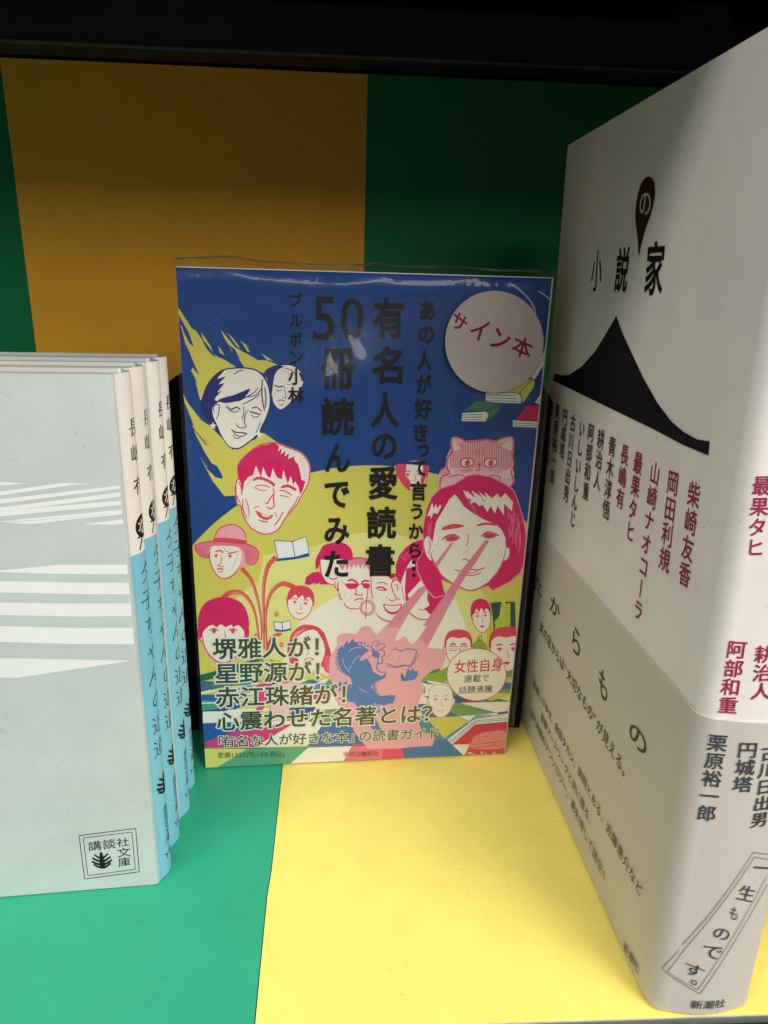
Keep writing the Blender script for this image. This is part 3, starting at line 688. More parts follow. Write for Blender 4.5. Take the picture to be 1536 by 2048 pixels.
# --- heads behind the title
head(827, 950, 30, 28, -.05, RED, None, WHT, False, 1.2); fl(D_('370,295 350,330 370,400 420,470 455,500 460,430 425,380 430,300'), (220, 70, 110), True); fl(D_('560,300 605,310 600,360 570,430 560,470 540,420 560,350'), (220, 70, 110), True)
fl(D_('360,294 610,312 610,285 360,270'), BLU)
fl(G_('370,400 365,300 410,210 450,150 550,125 650,130 720,180 745,260 735,330 600,330 520,310 430,300 400,360'), PNK, True)
fl(G_('420,330 430,300 650,300 660,400 600,500 560,560 500,540 440,470'), WHT, True)
fl(G_('255,550 265,480 330,430 400,420 440,470 490,555 400,550 420,530 340,560 370,530 300,560'), PNK, False)
ln(G_('410,330 420,440 470,530 560,560'), 1.5, PNK); ln(G_('500,480 545,500 590,480'), 2, PNK)
fl(G_('570,520 560,560 600,620 615,700 650,760 700,800 800,800 860,770 900,700 920,560 900,400 800,300 680,320 600,400 590,500'), WHT, True)
fl(G_('600,350 680,310 800,280 900,300 960,360 970,420 900,400 890,340 860,400 850,340 820,395 800,340 770,390 760,340 730,395 715,340 690,410 670,350 640,410'), (226, 132, 156), False)
for q, wd in (('600,350 680,308 780,282 880,290 960,350', 2), ('570,520 560,565 600,620 590,560 600,520', 1.7), ('610,640 615,700 640,700', 1.6), ('650,730 680,780 740,802 810,798', 1.6), ('690,520 740,505 800,545', 3), ('830,545 860,515 920,520', 3), ('770,570 780,640 760,650 830,665 850,640', 1.6), ('755,720 800,700 860,700', 2), ('790,735 830,725', 1.5), ('740,640 715,710', 1.4), ('660,620 665,680', 1.2)):
    ln(G_(q), wd, PNK)
fl(G_('672,545 800,545 795,580 740,600 690,590'), PNK, True); fl(G_('840,545 915,545 912,590 860,590'), PNK, True); ln(G_('640,540 680,552 920,548'), 1.6, PNK, False)
# laughing face
fl(G_('930,470 1130,460 1240,560 1270,700 1290,800 1260,880 1180,925 1080,925 1000,870 950,780 930,620'), WHT, True)
fl(G_('960,440 1180,440 1180,480 1130,500 1110,470 960,470'), PNK, False)
for q, wd in (('975,840 1040,905 1130,930 1230,905 1290,850', 1.7), ('985,545 1040,530 1105,555', 1.5), ('975,595 1030,580 1100,612', 2.6), ('1000,600 1040,612 1085,610', 1.8), ('1100,675 1075,710', 1.6), ('1110,700 1150,722 1190,700', 1.7), ('1145,530 1160,500 1200,510 1220,560 1225,640 1205,690 1165,620', 1.7), ('1165,540 1200,560 1195,600', 1.4), ('930,470 935,620 950,700', 1.5)):
    ln(G_(q), wd, PNK)
fl(G_('1055,757 1150,762 1245,755 1230,810 1190,850 1140,860 1085,830'), PNK, True); fl(G_('1070,768 1150,772 1232,768 1200,820 1140,832 1095,812'), WHT, True)
for k in range(5): ln(G_('%d,775 %d,815' % (1100+k*26, 1105+k*23)), .9, PNK, False)
q = G_('892,790')[0]; P.ell(q[0], q[1], 15.5, 15.5, RED, 0, 40); P.ell(q[0], q[1], 13.6, 13.6, WHT, 0, 40); P.ell(q[0], q[1], 12, 12, RED, 0, 40); P.ell(q[0], q[1], 10.2, 10.2, WHT, 0, 40)
ln(G_('905,560 885,700 875,900'), 1.6, RED, False, 1)
# short hair woman
fl(G_('1190,480 1185,380 1200,290 1260,200 1340,130 1440,90 1536,80 1536,700 1600,830 1550,900 1450,915 1380,890 1280,800 1250,650'), WHT, True)
fl(G_('1182,470 1185,350 1215,260 1280,180 1360,120 1470,85 1600,90 1600,500 1480,480 1420,440 1370,330 1345,300 1300,370 1270,440 1240,520 1230,560 1200,500'), PNK, False)
for k in range(5): ln(G_('%d,%d %d,%d' % (1230+k*22, 265-k*14, 1290+k*18, 310-k*20)), 1.2, (240, 180, 200), False)
fl(G_('1180,520 1140,540 1150,610 1190,690 1235,710 1240,600 1220,530'), WHT, True); ln(G_('1180,500 1142,540 1150,610 1190,690 1235,710'), 1.6, PNK); ln(G_('1165,560 1200,560 1205,620'), 1.3, PNK)
for q, wd in (('1305,520 1360,500 1440,515', 1.8), ('1315,570 1370,545 1430,555', 2), ('1325,572 1370,575 1415,568', 1.2), ('1270,740 1280,800 1380,885 1450,912 1536,900', 1.7), ('1380,780 1440,785 1490,775 1540,765', 1.8), ('1415,805 1470,815 1530,800', 1.4), ('1430,695 1480,705', 1.3), ('1380,770 1382,785', 1.5), ('1245,560 1255,640 1270,720', 1.2)):
    ln(G_(q), wd, PNK)
q = G_('1380,556')[0]; P.ell(q[0], q[1], 3.4, 3, PNK, 0, 14)
# --- large smiling woman with bobbed hair
fl(D_('430,1420 520,1350 600,1440 640,1470 740,1330 700,1200 560,1060 430,1100 420,1250'), PNK, False)
fl(D_('600,1200 590,1330 610,1380 580,1400 500,1400 460,1340 440,1300 540,1190'), WHT, False)
hair = D_('690,490 800,455 900,390 980,380 1080,400 1180,450 1250,500 1290,600 1330,740 1350,880 1345,1020 1300,1130 1220,1200 1140,1240 1090,1265 1060,1230 900,1265 700,1180 720,1300 650,1320 590,1260 520,1120 515,1050 570,950 560,800 590,640 630,550')
fl([(x+(x-945)*.018, y+(y-1060)*.018) for x, y in hair], (236, 150, 170)); fl(hair, PNK, False)
fl(D_('800,530 830,560 870,620 950,680 1040,730 1120,760 1160,800 1190,860 1195,950 1170,1040 1130,1120 1060,1200 990,1245 910,1265 840,1245 760,1200 690,1140 640,1060 620,960 640,850 660,740 720,640 760,570'), WHT, False)
fl(D_('600,850 570,880 575,960 600,1020 635,1035 640,960 625,890'), WHT, True); fl(D_('1200,940 1220,950 1215,1010 1175,1040 1180,980'), WHT, True)
fl(D_('590,700 630,590 640,640 660,600 665,640 690,610 700,620 670,680 640,670 620,720 615,690'), WHT, False)
fl(D_('865,495 900,520 890,500 960,560 930,500 1010,550 980,500 1050,560 1030,510 1090,560 1130,520 1150,560 1190,520 1250,590 1240,660 1180,600 1180,690 1130,620 1110,680 1080,620 1050,665 1020,610 990,620 960,590 920,600 930,570 890,550'), WHT, False)
for q, wd in (('640,960 620,1000 660,1080 700,1150 780,1210 860,1250 930,1268 1000,1245 1080,1190 1140,1110 1175,1030 1195,940', 2), ('700,800 740,780 800,765 875,775', 3.8), ('710,795 760,790 860,775', 3.4), ('970,770 1040,755 1130,765', 3.6), ('700,885 740,850 800,840 850,870', 2.4), ('1000,855 1050,820 1100,830 1145,848', 2.4),
              ('900,830 905,880 890,930', 1.5), ('860,1035 885,1025 910,1038 960,1035', 1.8), ('795,1105 860,1120 920,1105 980,1110 1040,1090', 2), ('820,1130 880,1150 950,1150 1010,1125', 1.6), ('830,1115 900,1135 980,1120', 1.3), ('605,880 615,930 600,990', 1.5), ('1000,530 1020,580 1040,570', 1.3), ('890,960 870,985', 1), ('905,950 885,990', 1), ('1160,960 1110,1000', 1), ('1170,990 1120,1025', 1), ('720,1040 735,1055', 1), ('1240,780 1260,860', 1.3), ('1180,1150 1220,1100', 1.2)):
    ln(D_(q), wd, RED)
for k in range(6): ln(D_('%d,%d %d,%d' % (1010-k*17, 730-k*28, 940-k*12, 660-k*26)), .9, (236, 150, 170), False)
rs = random.Random(5)
for k in range(26):
    x = 610+k*3.5 if k < 8 else 1205+(k-8)*6; y0_ = 700+rs.random()*60 if k < 8 else 640+rs.random()*200; L_ = 60+rs.random()*110
    if k >= 8: ln(D_('%f,%f %f,%f %f,%f' % (x, y0_, x+6+rs.random()*14, y0_+L_*.5, x+rs.random()*12-4, y0_+L_)), .7, (240, 150, 176))
    else: ln(D_('%f,%f %f,%f' % (x-(y0_-700)*.2, y0_, x-16, y0_+L_)), .7, (240, 150, 176))
for k in range(14): ln(D_('%f,%f %f,%f %f,%f' % (720+k*34, 520-12*math.sin(k*.4)*3, 728+k*33, 500, 742+k*32, 470+abs(k-7)*4)), .7, (186, 20, 84))
for ex, ey in ((782, 868), (1072, 845)):
    q = D_('%d,%d' % (ex, ey))[0]; P.ell(q[0], q[1], 14, 6.5, (222, 104, 130), -.12, 24); q = D_('%d,%d' % (ex, ey+2))[0]; P.ell(q[0], q[1], 11, 4, (206, 60, 100), -.12, 20)
# glare beams from the eyes
BM = (222, 130, 156)
fl(D_('768,908 798,895 715,1020 668,1092 652,1060'), BM); fl(D_('1038,880 1066,886 960,1060 905,1130 830,1250 700,1480 670,1536 560,1536 640,1420 790,1210 870,1090'), BM)
P.build('portrait_print', book)
# --- flying books at the right and white streaks
for q, c in (('1230,925 1400,640 1410,720 1275,945', WHT), ('1275,1115 1350,1010 1340,1090 1320,1130', WHT), ('1160,940 1258,945 1275,960 1270,1000 1190,1120 1170,1050 920,1030 1100,985', YEL), ('915,1040 1150,1045 1175,1070 1175,1120 1000,1115 915,1105', (228, 228, 222)),
             ('750,1180 845,1105 905,1108 1030,1135 1010,1180 930,1250 925,1175', (66, 124, 96)), ('745,1190 920,1180 940,1200 915,1252 740,1250', (228, 228, 222)), ('1215,1135 1330,1130 1325,1250 1130,1240', (210, 30, 84)), ('1115,1240 1130,1245 1325,1255 1318,1298 1115,1290', (228, 228, 222))):
    fl(B_(q), c)
for q in ('1230,922 1400,660', '1250,930 1400,690', '915,1040 1165,1045 1258,945', '1175,1060 1190,1120 1270,1000', '750,1180 925,1175 1010,1140', '925,1180 940,1215 915,1250', '1130,1240 1325,1252', '1130,1240 1215,1135 1325,1132', '920,1060 1140,1065', '920,1080 1140,1085', '920,1100 1150,1105', '745,1205 900,1200', '745,1222 890,1220', '745,1240 880,1238', '1120,1262 1300,1272', '1120,1278 1300,1285', '1300,1110 1335,1060', '915,1040 915,1110'):
    ln(B_(q), 1.1, (36, 38, 70), False, .7)
for q, wd in (('1085,235 1160,290 1220,345 1260,400 1282,465', 2.6), ('1120,250 1190,310 1240,370 1270,440', 1.4), ('1300,298 1360,340 1412,392', 2.4), ('1390,205 1410,210 1430,222', 2.4)): ln(B_(q), wd, (178, 188, 206))
P.build('flying_books_print', book)
# --- lower landscape, tower, quilt of fields
fl(E_('60,640 200,610 380,560 520,520 660,492 760,510 900,560 1050,600 1200,650 1230,700 60,700'), YEL, False)
fl(E_('60,640 200,605 380,545 560,500 640,495 500,560 380,640 230,660 140,680 60,690'), TEA)
for q in ('600,500 640,496 560,620 500,640', '680,496 720,520 760,620 720,640', '740,505 800,530 900,600 880,620'): fl(E_(q), OLV)
fl(E_('60,680 200,690 560,680 620,700 1200,690 1250,720 1250,800 60,800'), (58, 110, 128))
rows = [(700, 735), (735, 770), (770, 815), (815, 870), (870, 935), (935, 1045), (1045, 1255)]
pal = [(70, 160, 130), (40, 90, 170), WHT, (206, 60, 130), YEL, (90, 140, 190), WHT, (60, 138, 102), (236, 236, 220), (30, 80, 160), (226, 224, 120)]
vx, vy = 1330, 560
k = 0
for j, (a, b) in enumerate(rows):
    n = 26-3*j
    for i in range(n):
        xs = [-2600+7600*(i+d)/n for d in (0, 1)]
        def X(x, y): return vx+(x-vx)*(y-vy)/(1255-vy)
        k += 1; c = pal[(i*5+j*4+(i*j) % 3) % len(pal)]
        p = [(X(xs[0], a), a), (X(xs[1], a), a), (X(xs[1], b), b), (X(xs[0], b), b)]
        if p[1][0] < 60 or p[0][0] > 2900: continue
        fl([(380+x/4.267, 1200+(y-(x-60)*.028)/4.267) for x, y in p], c)
        if b-a > 60: ln([(380+x/4.267, 1200+(y-(x-60)*.028)/4.267) for x, y in (p[0], p[3])], .8, (90, 90, 120), False, 1)
rs = random.Random(9)
for k in range(46):
    y = 702+rs.random()*150; x = 75+rs.random()*460; L_ = 40+rs.random()*150
    ln(E_('%f,%f %f,%f' % (x, y, x+L_, y-3)), 1.1+rs.random()*1.4, rs.choice([(30, 84, 160), WHT, (200, 60, 140), (40, 130, 130), (226, 224, 120), (120, 170, 210)]), False, .1)
for k in range(16):
    y = 690+rs.random()*60; x = 960+rs.random()*230
    ln(E_('%f,%f %f,%f' % (x, y, x+30+rs.random()*60, y-2)), 1.2, rs.choice([(110, 100, 150), (226, 224, 120), (200, 120, 160)]), False, .1)
for k in range(22):
    y = 640+rs.random()*80; x = 1210+rs.random()*150 if k % 2 else 480+rs.random()*160
    ln(F_('%f,%f %f,%f' % (x, y, x+30+rs.random()*70, y-3)), 1.2, rs.choice([(40, 70, 140), WHT, (206, 70, 110), (90, 150, 110), (226, 210, 90)]), False, .1)
for q, c in (('110,1055 430,1050 330,1130 130,1200', (24, 84, 168)), ('110,945 540,940 420,1000 110,1045', WHT), ('130,1205 340,1130 560,1060 780,1060 880,1050 600,1245 135,1250', (206, 54, 128)), ('880,1050 1140,1040 1080,1160 820,1240 560,1245', WHT),
             ('1140,1040 1536,1020 1536,1230 1000,1242 1060,1160', (74, 112, 168)), ('1130,930 1330,915 1300,1010 1150,1040 1000,1030', OLV), ('1340,915 1536,910 1536,1020 1300,1015', ORG), ('430,1050 560,940 700,945 640,1050', YEL), ('100,880 330,870 380,905 110,935', (70, 156, 126)), ('100,800 400,800 400,860 100,850', (36, 92, 176))):
    fl(E_(q), c)
for q, c in (('0,900 360,820 420,890 0,910', ORG), ('360,825 440,820 520,885 400,890', ORG), ('400,890 520,888 590,955 440,960', RED), ('560,885 740,880 910,985 640,995', (74, 112, 168)), ('740,880 920,868 1250,955 1000,985 910,985', OLV), ('640,998 905,985 1010,1030 800,1175', YEL), ('915,985 1080,975 1010,1028', WHT), ('1000,870 1370,860 1360,965 1250,955', WHT),
             ('920,860 1180,855 1000,870', RED), ('1160,830 1360,780 1360,810 1190,855', YEL), ('1250,955 1345,940 1340,965 1270,975', (60, 70, 150)), ('1000,1040 1070,1000 1320,960 1345,965 1345,1030 1060,1055', (226, 228, 226)), ('825,1185 1055,1010 1070,1055 870,1225', (222, 226, 226)), ('870,1228 1065,1058 1345,1035 1330,1110 1100,1130 1000,1225', (210, 50, 84)), ('430,1215 640,1200 820,1185 870,1228 980,1335 470,1355', (74, 118, 176)), ('870,1228 1010,1225 990,1335 975,1335', WHT),
             ('20,1225 430,1215 465,1350 0,1375', (226, 80, 110)), ('100,1050 330,1010 330,1180 110,1200', (140, 130, 120)), ('580,740 640,735 640,790 560,770', (74, 112, 168)), ('450,780 560,755 560,810 480,815', OLV), ('1190,690 1380,700 1370,760 1200,750', (74, 112, 168)), ('1210,760 1365,750 1360,790 1230,790', OLV)):
    fl(F_(q), c)
for q in ('360,825 520,888 640,998 800,1175', '560,885 740,880 910,985 1010,1028 ', '440,960 640,995 905,985', '870,1228 1065,1058 1345,1035', '825,1185 1055,1010 1345,960', '1055,1010 1065,1055', '850,1200 1060,1030', '860,1212 1062,1044', '1070,1025 1340,1000', '1070,1038 1340,1015', '0,910 400,890 740,880 1000,868', '820,1185 980,1335', '740,880 1250,955', '430,1215 470,1355'):
    ln(F_(q), .9, (80, 90, 120), False, .8)
for q, c in (('100,1255 490,1262 200,1440 100,1440', (214, 216, 120)), ('490,1262 1010,1250 820,1420 200,1440', (92, 164, 128)), ('1010,1250 1380,1240 1300,1400 820,1425', WHT), ('1380,1240 1640,1235 1640,1420 1290,1400', (226, 120, 140))): fl(E_(q), c)
ln(E_('110,1256 490,1260 1010,1250 1640,1225'), 1, (60, 90, 90), False, 1)
# book tower and tree
for q, c in (('1180,40 1215,20 1220,130 1230,300 1175,400 1160,390', (196, 206, 60)), ('1195,20 1290,10 1270,130 1240,180 1225,300 1215,130', (40, 84, 84)), ('1320,10 1405,10 1410,240 1360,250 1360,130', (40, 84, 84)), ('1320,30 1365,20 1365,240 1310,260 1310,150 1240,160 1225,200 1310,140', (196, 206, 60)), ('1240,160 1310,150 1305,260 1230,300', (196, 206, 60))): fl(F_(q), c)
for j in range(10):
    for xo in (1185, 1322): ln(F_('%d,%d %d,%d' % (xo, 60+j*22+(j % 3)*3, xo+34, 58+j*22+(j % 3)*3)), 1, (40, 66, 60), False)
for j in range(5): ln(F_('1245,%d 1305,%d' % (175+j*26, 172+j*26)), 1, (40, 66, 60), False)
head(962, 1233, 20, 30, -.1, PNK, CAP, WHT, False, 1.1, mouth='flat')
fl(F_('620,560 640,520 690,490 740,520 770,570 745,620 690,640 620,650'), (90, 130, 60), True); fl(F_('625,560 645,520 690,490 720,510 700,560 650,600'), YEL, True)
fl(F_('610,655 760,600 840,570 830,680 700,690 600,690'), (140, 170, 70), True); fl(F_('1310,520 1390,500 1385,640 1330,640'), OLV, True)
fl(F_('1020,400 1060,350 1085,340 1095,300 1115,340 1140,350 1170,400 1150,440 1030,440'), (150, 176, 60)); ln(F_('1030,390 1165,385'), 1, DK); ln(F_('1045,370 1155,365'), 1, DK); ln(F_('1095,300 1120,300 1125,340 1080,342 1095,300'), 1, DK, False)
head(916, 1297, 27, 33, .02, RED, SHT, WHT, True, 1.3, 1.4, eyes='glasses'); head(1012, 1300, 34, 40, -.03, RED, SHT, WHT, False, 1.4, 1.2, mouth='flat')
fl(F_('660,680 850,710 830,725 780,722 665,700'), WHT); head(881, 1400, 26, 32, .0, (226, 130, 140), None, WHT, True, 1, .8)
# long haired woman low left, capped face
fl(E_('850,340 870,280 940,215 1010,205 1090,225 1140,270 1170,340 1200,440 1215,560 1215,630 1150,600 1120,560 880,540 850,500 830,430'), RED, True)
fl(E_('900,330 940,290 990,260 1060,250 1110,300 1150,400 1140,480 1100,560 1030,595 960,590 930,520 900,440'), WHT, True)
for k in range(8): ln(E_('%d,%d %d,%d' % (880+k*6, 330-k*8, 900+k*12, 270-k*4)), 1.1, (244, 210, 214), False)
for k in range(5): ln(E_('%d,470 %d,600' % (1150+k*12, 1165+k*12)), 1, (240, 180, 190), False)
for q, wd in (('960,390 1000,375', 1.4), ('1050,370 1100,365', 1.4), ('965,410 1010,405', 2), ('1050,400 1100,398', 2), ('1010,420 1010,455 985,465', 1), ('975,500 1010,488 1055,500 1010,515 975,500', 1.6)): ln(E_(q), wd, (222, 110, 120))
for q in ('740,115', '565,300', '780,375', '500,420'):
    p = E_(q)[0]; P.ell(p[0], p[1], 4.5, 5, (226, 110, 100), 0, 9); P.ell(p[0], p[1], 2, 2, YEL, 0, 8)
fl(E_('570,720 640,705 680,720 700,760 660,800 690,850 640,900 600,960 560,940 590,880 560,820'), (222, 60, 130), True)
fl(E_('680,740 760,705 860,700 960,710 975,740 880,745 860,780 850,900 840,1010 700,1020 690,900'), (238, 196, 200), True)
ln(E_('690,740 780,712 880,700 970,720 960,745 860,742'), 1.2, (210, 130, 140)); P.hrow('OPEN', E_('712,975')[0], E_('812,945')[0], (206, 110, 130), 0, 1.2)
for q in ('700,960 800,1000', '720,1000 830,980'): ln(E_(q), .9, (210, 130, 140), False)
P.build('landscape_print', book)
# --- pink burst and blue shadow figure
LP = (232, 168, 180)
fl(G_('1420,590 1490,560 1485,620 1340,810 1230,990 1160,1135 1100,1140 1010,1065 1110,950 1280,740'), (224, 140, 164))
fl(G_('1500,980 1620,780 1700,640 1760,700 1680,860 1500,1200 1380,1160'), (224, 140, 164))
fl(G_('590,1180 580,1100 620,1060 700,1050 780,1060 830,990 880,975 930,985 960,1040 1000,1065 1060,990 1230,990 1160,1120 1200,1130 1260,1085 1300,1100 1320,1150 1360,1165 1420,1100 1500,1170 1510,1200 1640,1210 1680,1230 1690,1300 1660,1400 1560,1430 1500,1480 1440,1536 1480,1620 1440,1700 1400,1800 1330,1820 1420,1960 1450,2060 1550,2080 1580,2120 1560,2200 1400,2210 1200,2230 900,2230 830,2150 760,2060 700,1900 620,1800 540,1700 560,1600 500,1500 510,1300 550,1230'), LP, False)
SBL = (84, 122, 184)
fl(G_('585,1290 590,1220 640,1170 640,1200 690,1120 700,1160 740,1110 800,1170 850,1180 905,1220 890,1240 840,1275 810,1330 900,1320 930,1370 950,1440 1000,1470 1040,1490 1090,1440 1080,1500 1010,1540 960,1560 930,1600 960,1640 1040,1700 1130,1690 1180,1700 1160,1760 1060,1790 960,1760 940,1850 980,1950 1000,2060 940,2030 880,1900 820,1850 760,1760 660,1740 600,1720 640,1690 700,1660 740,1580 720,1500 640,1450 600,1380'), SBL, False)
fl(G_('560,1600 620,1540 640,1570 680,1540 690,1580 740,1570 720,1620 760,1650 700,1680 640,1660'), SBL, False)
fl(G_('940,1240 1000,1240 1020,1275 990,1305 955,1290'), SBL, True)
fl(G_('1240,1450 1230,1500 1280,1510 1290,1450 1310,1400 1330,1440 1360,1400 1370,1440 1410,1430 1410,1480 1380,1520 1300,1540 1240,1540'), SBL, False)
fl(G_('880,1800 960,1780 1000,1850 980,1930 1020,2010 1060,2060 1010,2080 950,2040 900,1920'), SBL)
IK = (110, 100, 150)
rs = random.Random(4)
for k in range(26):
    a_ = 2.2+k*.17; x, y = 790+205*math.cos(a_), 1330+165*math.sin(a_)
    fl(G_('%f,%f %f,%f %f,%f' % (x-14*math.sin(a_), y+14*math.cos(a_), x+(18+rs.random()*22)*math.cos(a_-.3), y+(18+rs.random()*22)*math.sin(a_-.3), x+14*math.sin(a_), y-14*math.cos(a_))), SBL)
for k in range(22):
    x, y = 900+rs.random()*110, 1560+k*14; d_ = 12+rs.random()*16
    fl(G_('%f,%f %f,%f %f,%f' % (945+k*2, y, 975+k*2+d_, y-8, 945+k*2, y+16)), SBL)
for q in ('740,1370 770,1310 820,1280', '720,1460 700,1430 715,1400 735,1390', '800,1600 850,1640 900,1650', '700,1240 760,1200 840,1200', '640,1300 650,1360 690,1420', '860,1780 880,1860 930,1930'): ln(G_(q), 1, (200, 180, 205), True)
for k in range(30):
    y = 1760+rs.random()*330; x = 1050+rs.random()*330; ln(G_('%f,%f %f,%f' % (x, y, x+20+rs.random()*40, y-3)), .8, (206, 130, 156), False)
for q, wd in (('720,1160 800,1145 900,1150', 1.1), ('930,1190 950,1145 1000,1130 1010,1150 960,1180', 1), ('970,1200 1030,1160 1070,1160 1070,1190 990,1230 950,1215 940,1170', 1.2), ('830,1290 880,1240 940,1225 960,1260 920,1290 880,1320 850,1310', 1.1), ('1020,1210 1060,1230 1070,1270 1040,1300 1050,1350 990,1370 1000,1430 1050,1450 1080,1440', 1.6),
              ('1140,1220 1180,1210 1240,1230 1300,1210 1350,1215 1395,1235 1340,1370 1260,1375 1190,1390 1110,1365 1070,1360', 1.3), ('1240,1230 1190,1390', 1.1), ('1090,1300 1130,1240', 1), ('1075,1385 1190,1398 1290,1380 1340,1390 1430,1250', 1.2), ('1410,1245 1350,1380', 1), ('1070,1372 1180,1390', .9), ('1000,1700 1100,1690 1180,1690 1060,1740', 1.2)):
    ln(G_(q), wd, IK)
P.build('silhouette_print', book)
# capped head low right corner
fl(F_('1000,1335 990,1290 1015,1240 1020,1180 1070,1130 1180,1105 1320,1100 1320,1330'), (216, 66, 84), True); fl(F_('1040,1190 1080,1145 1180,1118 1320,1115 1320,1250 1040,1260'), (230, 138, 138), True)
for q in ('1040,1230 1180,1210 1320,1195', '1050,1255 1190,1240 1320,1225', '1105,1170 1105,1210', '1232,1130 1232,1180', '1140,1150 1160,1160 1190,1135'): ln(F_(q), 1.1, (196, 50, 70), False)
q = F_('1225,1218')[0]; P.ell(q[0], q[1], 3.2, 2.4, (196, 50, 70), 0, 14); P.ell(q[0], q[1], 2.2, 1.5, (230, 138, 138), 0, 14)
for k in range(9): q = F_('%f,%f' % (1020+k*34, 1300+(k % 3)*12))[0]; P.ell(q[0], q[1], 4.2, 2.4, (238, 190, 180), .4*k, 10)
# --- lettering
P.up(); P.h += 2e-6
def big(text, boxes, c, bold): 
    for ch, q in zip(text, boxes):
        t = A_(q) if False else q
        P.quad(ch, t[0], t[1], t[2], c, bold)
def R4(f, x0, y0, x1, y1, x2=None): # box as tl, tr, bl with the column's slight slant
    p = f('%f,%f %f,%f %f,%f' % (x0, y0, x1, y0+(x1-x0)*.012, x2 if x2 is not None else x0, y1)); return p
big('50', [R4(A_, 1120, 340, 1282, 660), R4(A_, 1322, 345, 1490, 662)], DK, .006)
big('冊読んでみた', [R4(A_, 1180, 718, 1424, 1018), R4(A_, 1178, 1075, 1424, 1358), R4(C_, 1188, 140, 1385, 360), R4(C_, 1186, 430, 1380, 632), R4(C_, 1184, 705, 1380, 915), R4(C_, 1184, 960, 1370, 1165)], DK, .030)
big('有名人の愛読書', [R4(B_, 90, 345, 325, 648), R4(B_, 85, 700, 315, 978), R4(B_, 78, 1035, 290, 1300), R4(D_, 165, 60, 360, 262), R4(D_, 140, 308, 368, 572), R4(D_, 128, 618, 357, 872), R4(D_, 120, 910, 343, 1158)], DK, .030)
P.build('title_lettering', book)
big('あの人が好き', [R4(B_, 435, 368, 550, 515), R4(B_, 425, 555, 545, 678), R4(B_, 415, 725, 525, 882), R4(B_, 412, 905, 522, 1048), R4(B_, 393, 1085, 525, 1238), R4(B_, 393, 1268, 495, 1400)], DK, .034)
big('って言うから', [R4(D_, 515, 145, 605, 242), R4(D_, 482, 270, 588, 388), R4(D_, 462, 425, 588, 578), R4(D_, 465, 600, 556, 722), R4(D_, 450, 752, 562, 872), R4(D_, 450, 905, 545, 1015)], DK, .034)
for y in (1050, 1100, 1150): fl(D_('%d,%d %d,%d %d,%d %d,%d' % (475, y-13, 501, y-13, 501, y+13, 475, y+13)), DK)
P.build('subtitle_lettering', book)
big('ブルボン小林', [R4(A_, 945, 312, 1048, 418), R4(A_, 950, 470, 1040, 562), R4(A_, 948, 598, 1040, 708), R4(A_, 950, 738, 1042, 838), R4(A_, 938, 862, 1055, 985), R4(A_, 936, 1000, 1060, 1115)], DK, .024)
P.build('author_lettering', book)
g = lerpc((44, 62, 58), (118, 100, 44)); H = (226, 226, 214)
P.hrow('堺雅人が！', E_('195,505')[0], E_('1235,480')[0], g, .02, 1., H, .055); P.hrow('星野源が！', E_('212,712')[0], E_('1240,685')[0], g, .02, 1., H, .055)
P.hrow('赤江珠緒が！', E_('218,915')[0], E_('1462,880')[0], g, .02, 1., H, .055)
P.hrow('心震わせた名著とは？', E_('228,1115')[0], (700+790/4.267, 1200+1035/4.267), g, .02, 1., H, .055)
P.hrow('「有名な人が好きな本」の読書ガイド', E_('170,1258')[0], (700+765/4.267, 1200+1175/4.267), g, .012, 1., H, .05, {'「': .8, '」': .7})
P.hrow('定価1320円(10%税込)', E_('235,1340')[0], E_('815,1330')[0], (70, 90, 70), .008, 1.1, None, 0, {'1': .6, '3': .6, '2': .6, '0': .6, '(': .4, ')': .4, '%': .9})
P.hrow('中央公論新社', E_('1305,1332')[0], (700+245/4.267, 1200+1322/4.267), (150, 70, 80), .008, 1.1)
P.build('band_lettering', book)
P.up()
c_ = F_('1075,628')[0]; P.ell(c_[0], c_[1], 59.5, 52.8, (214, 52, 72), 0, 60); P.ell(c_[0], c_[1], 58.3, 51.6, (238, 232, 214), 0, 60)
P.hrow('女性自身', F_('880,622')[0], F_('1300,598')[0], (214, 40, 60), .012, 1.25)
P.hrow('連載で', F_('965,700')[0], F_('1185,690')[0], (40, 40, 40), .006, 1.05); P.hrow('話題沸騰', F_('920,795')[0], F_('1210,782')[0], (40, 40, 40), .006, 1.05)
P.build('round_badge', book)

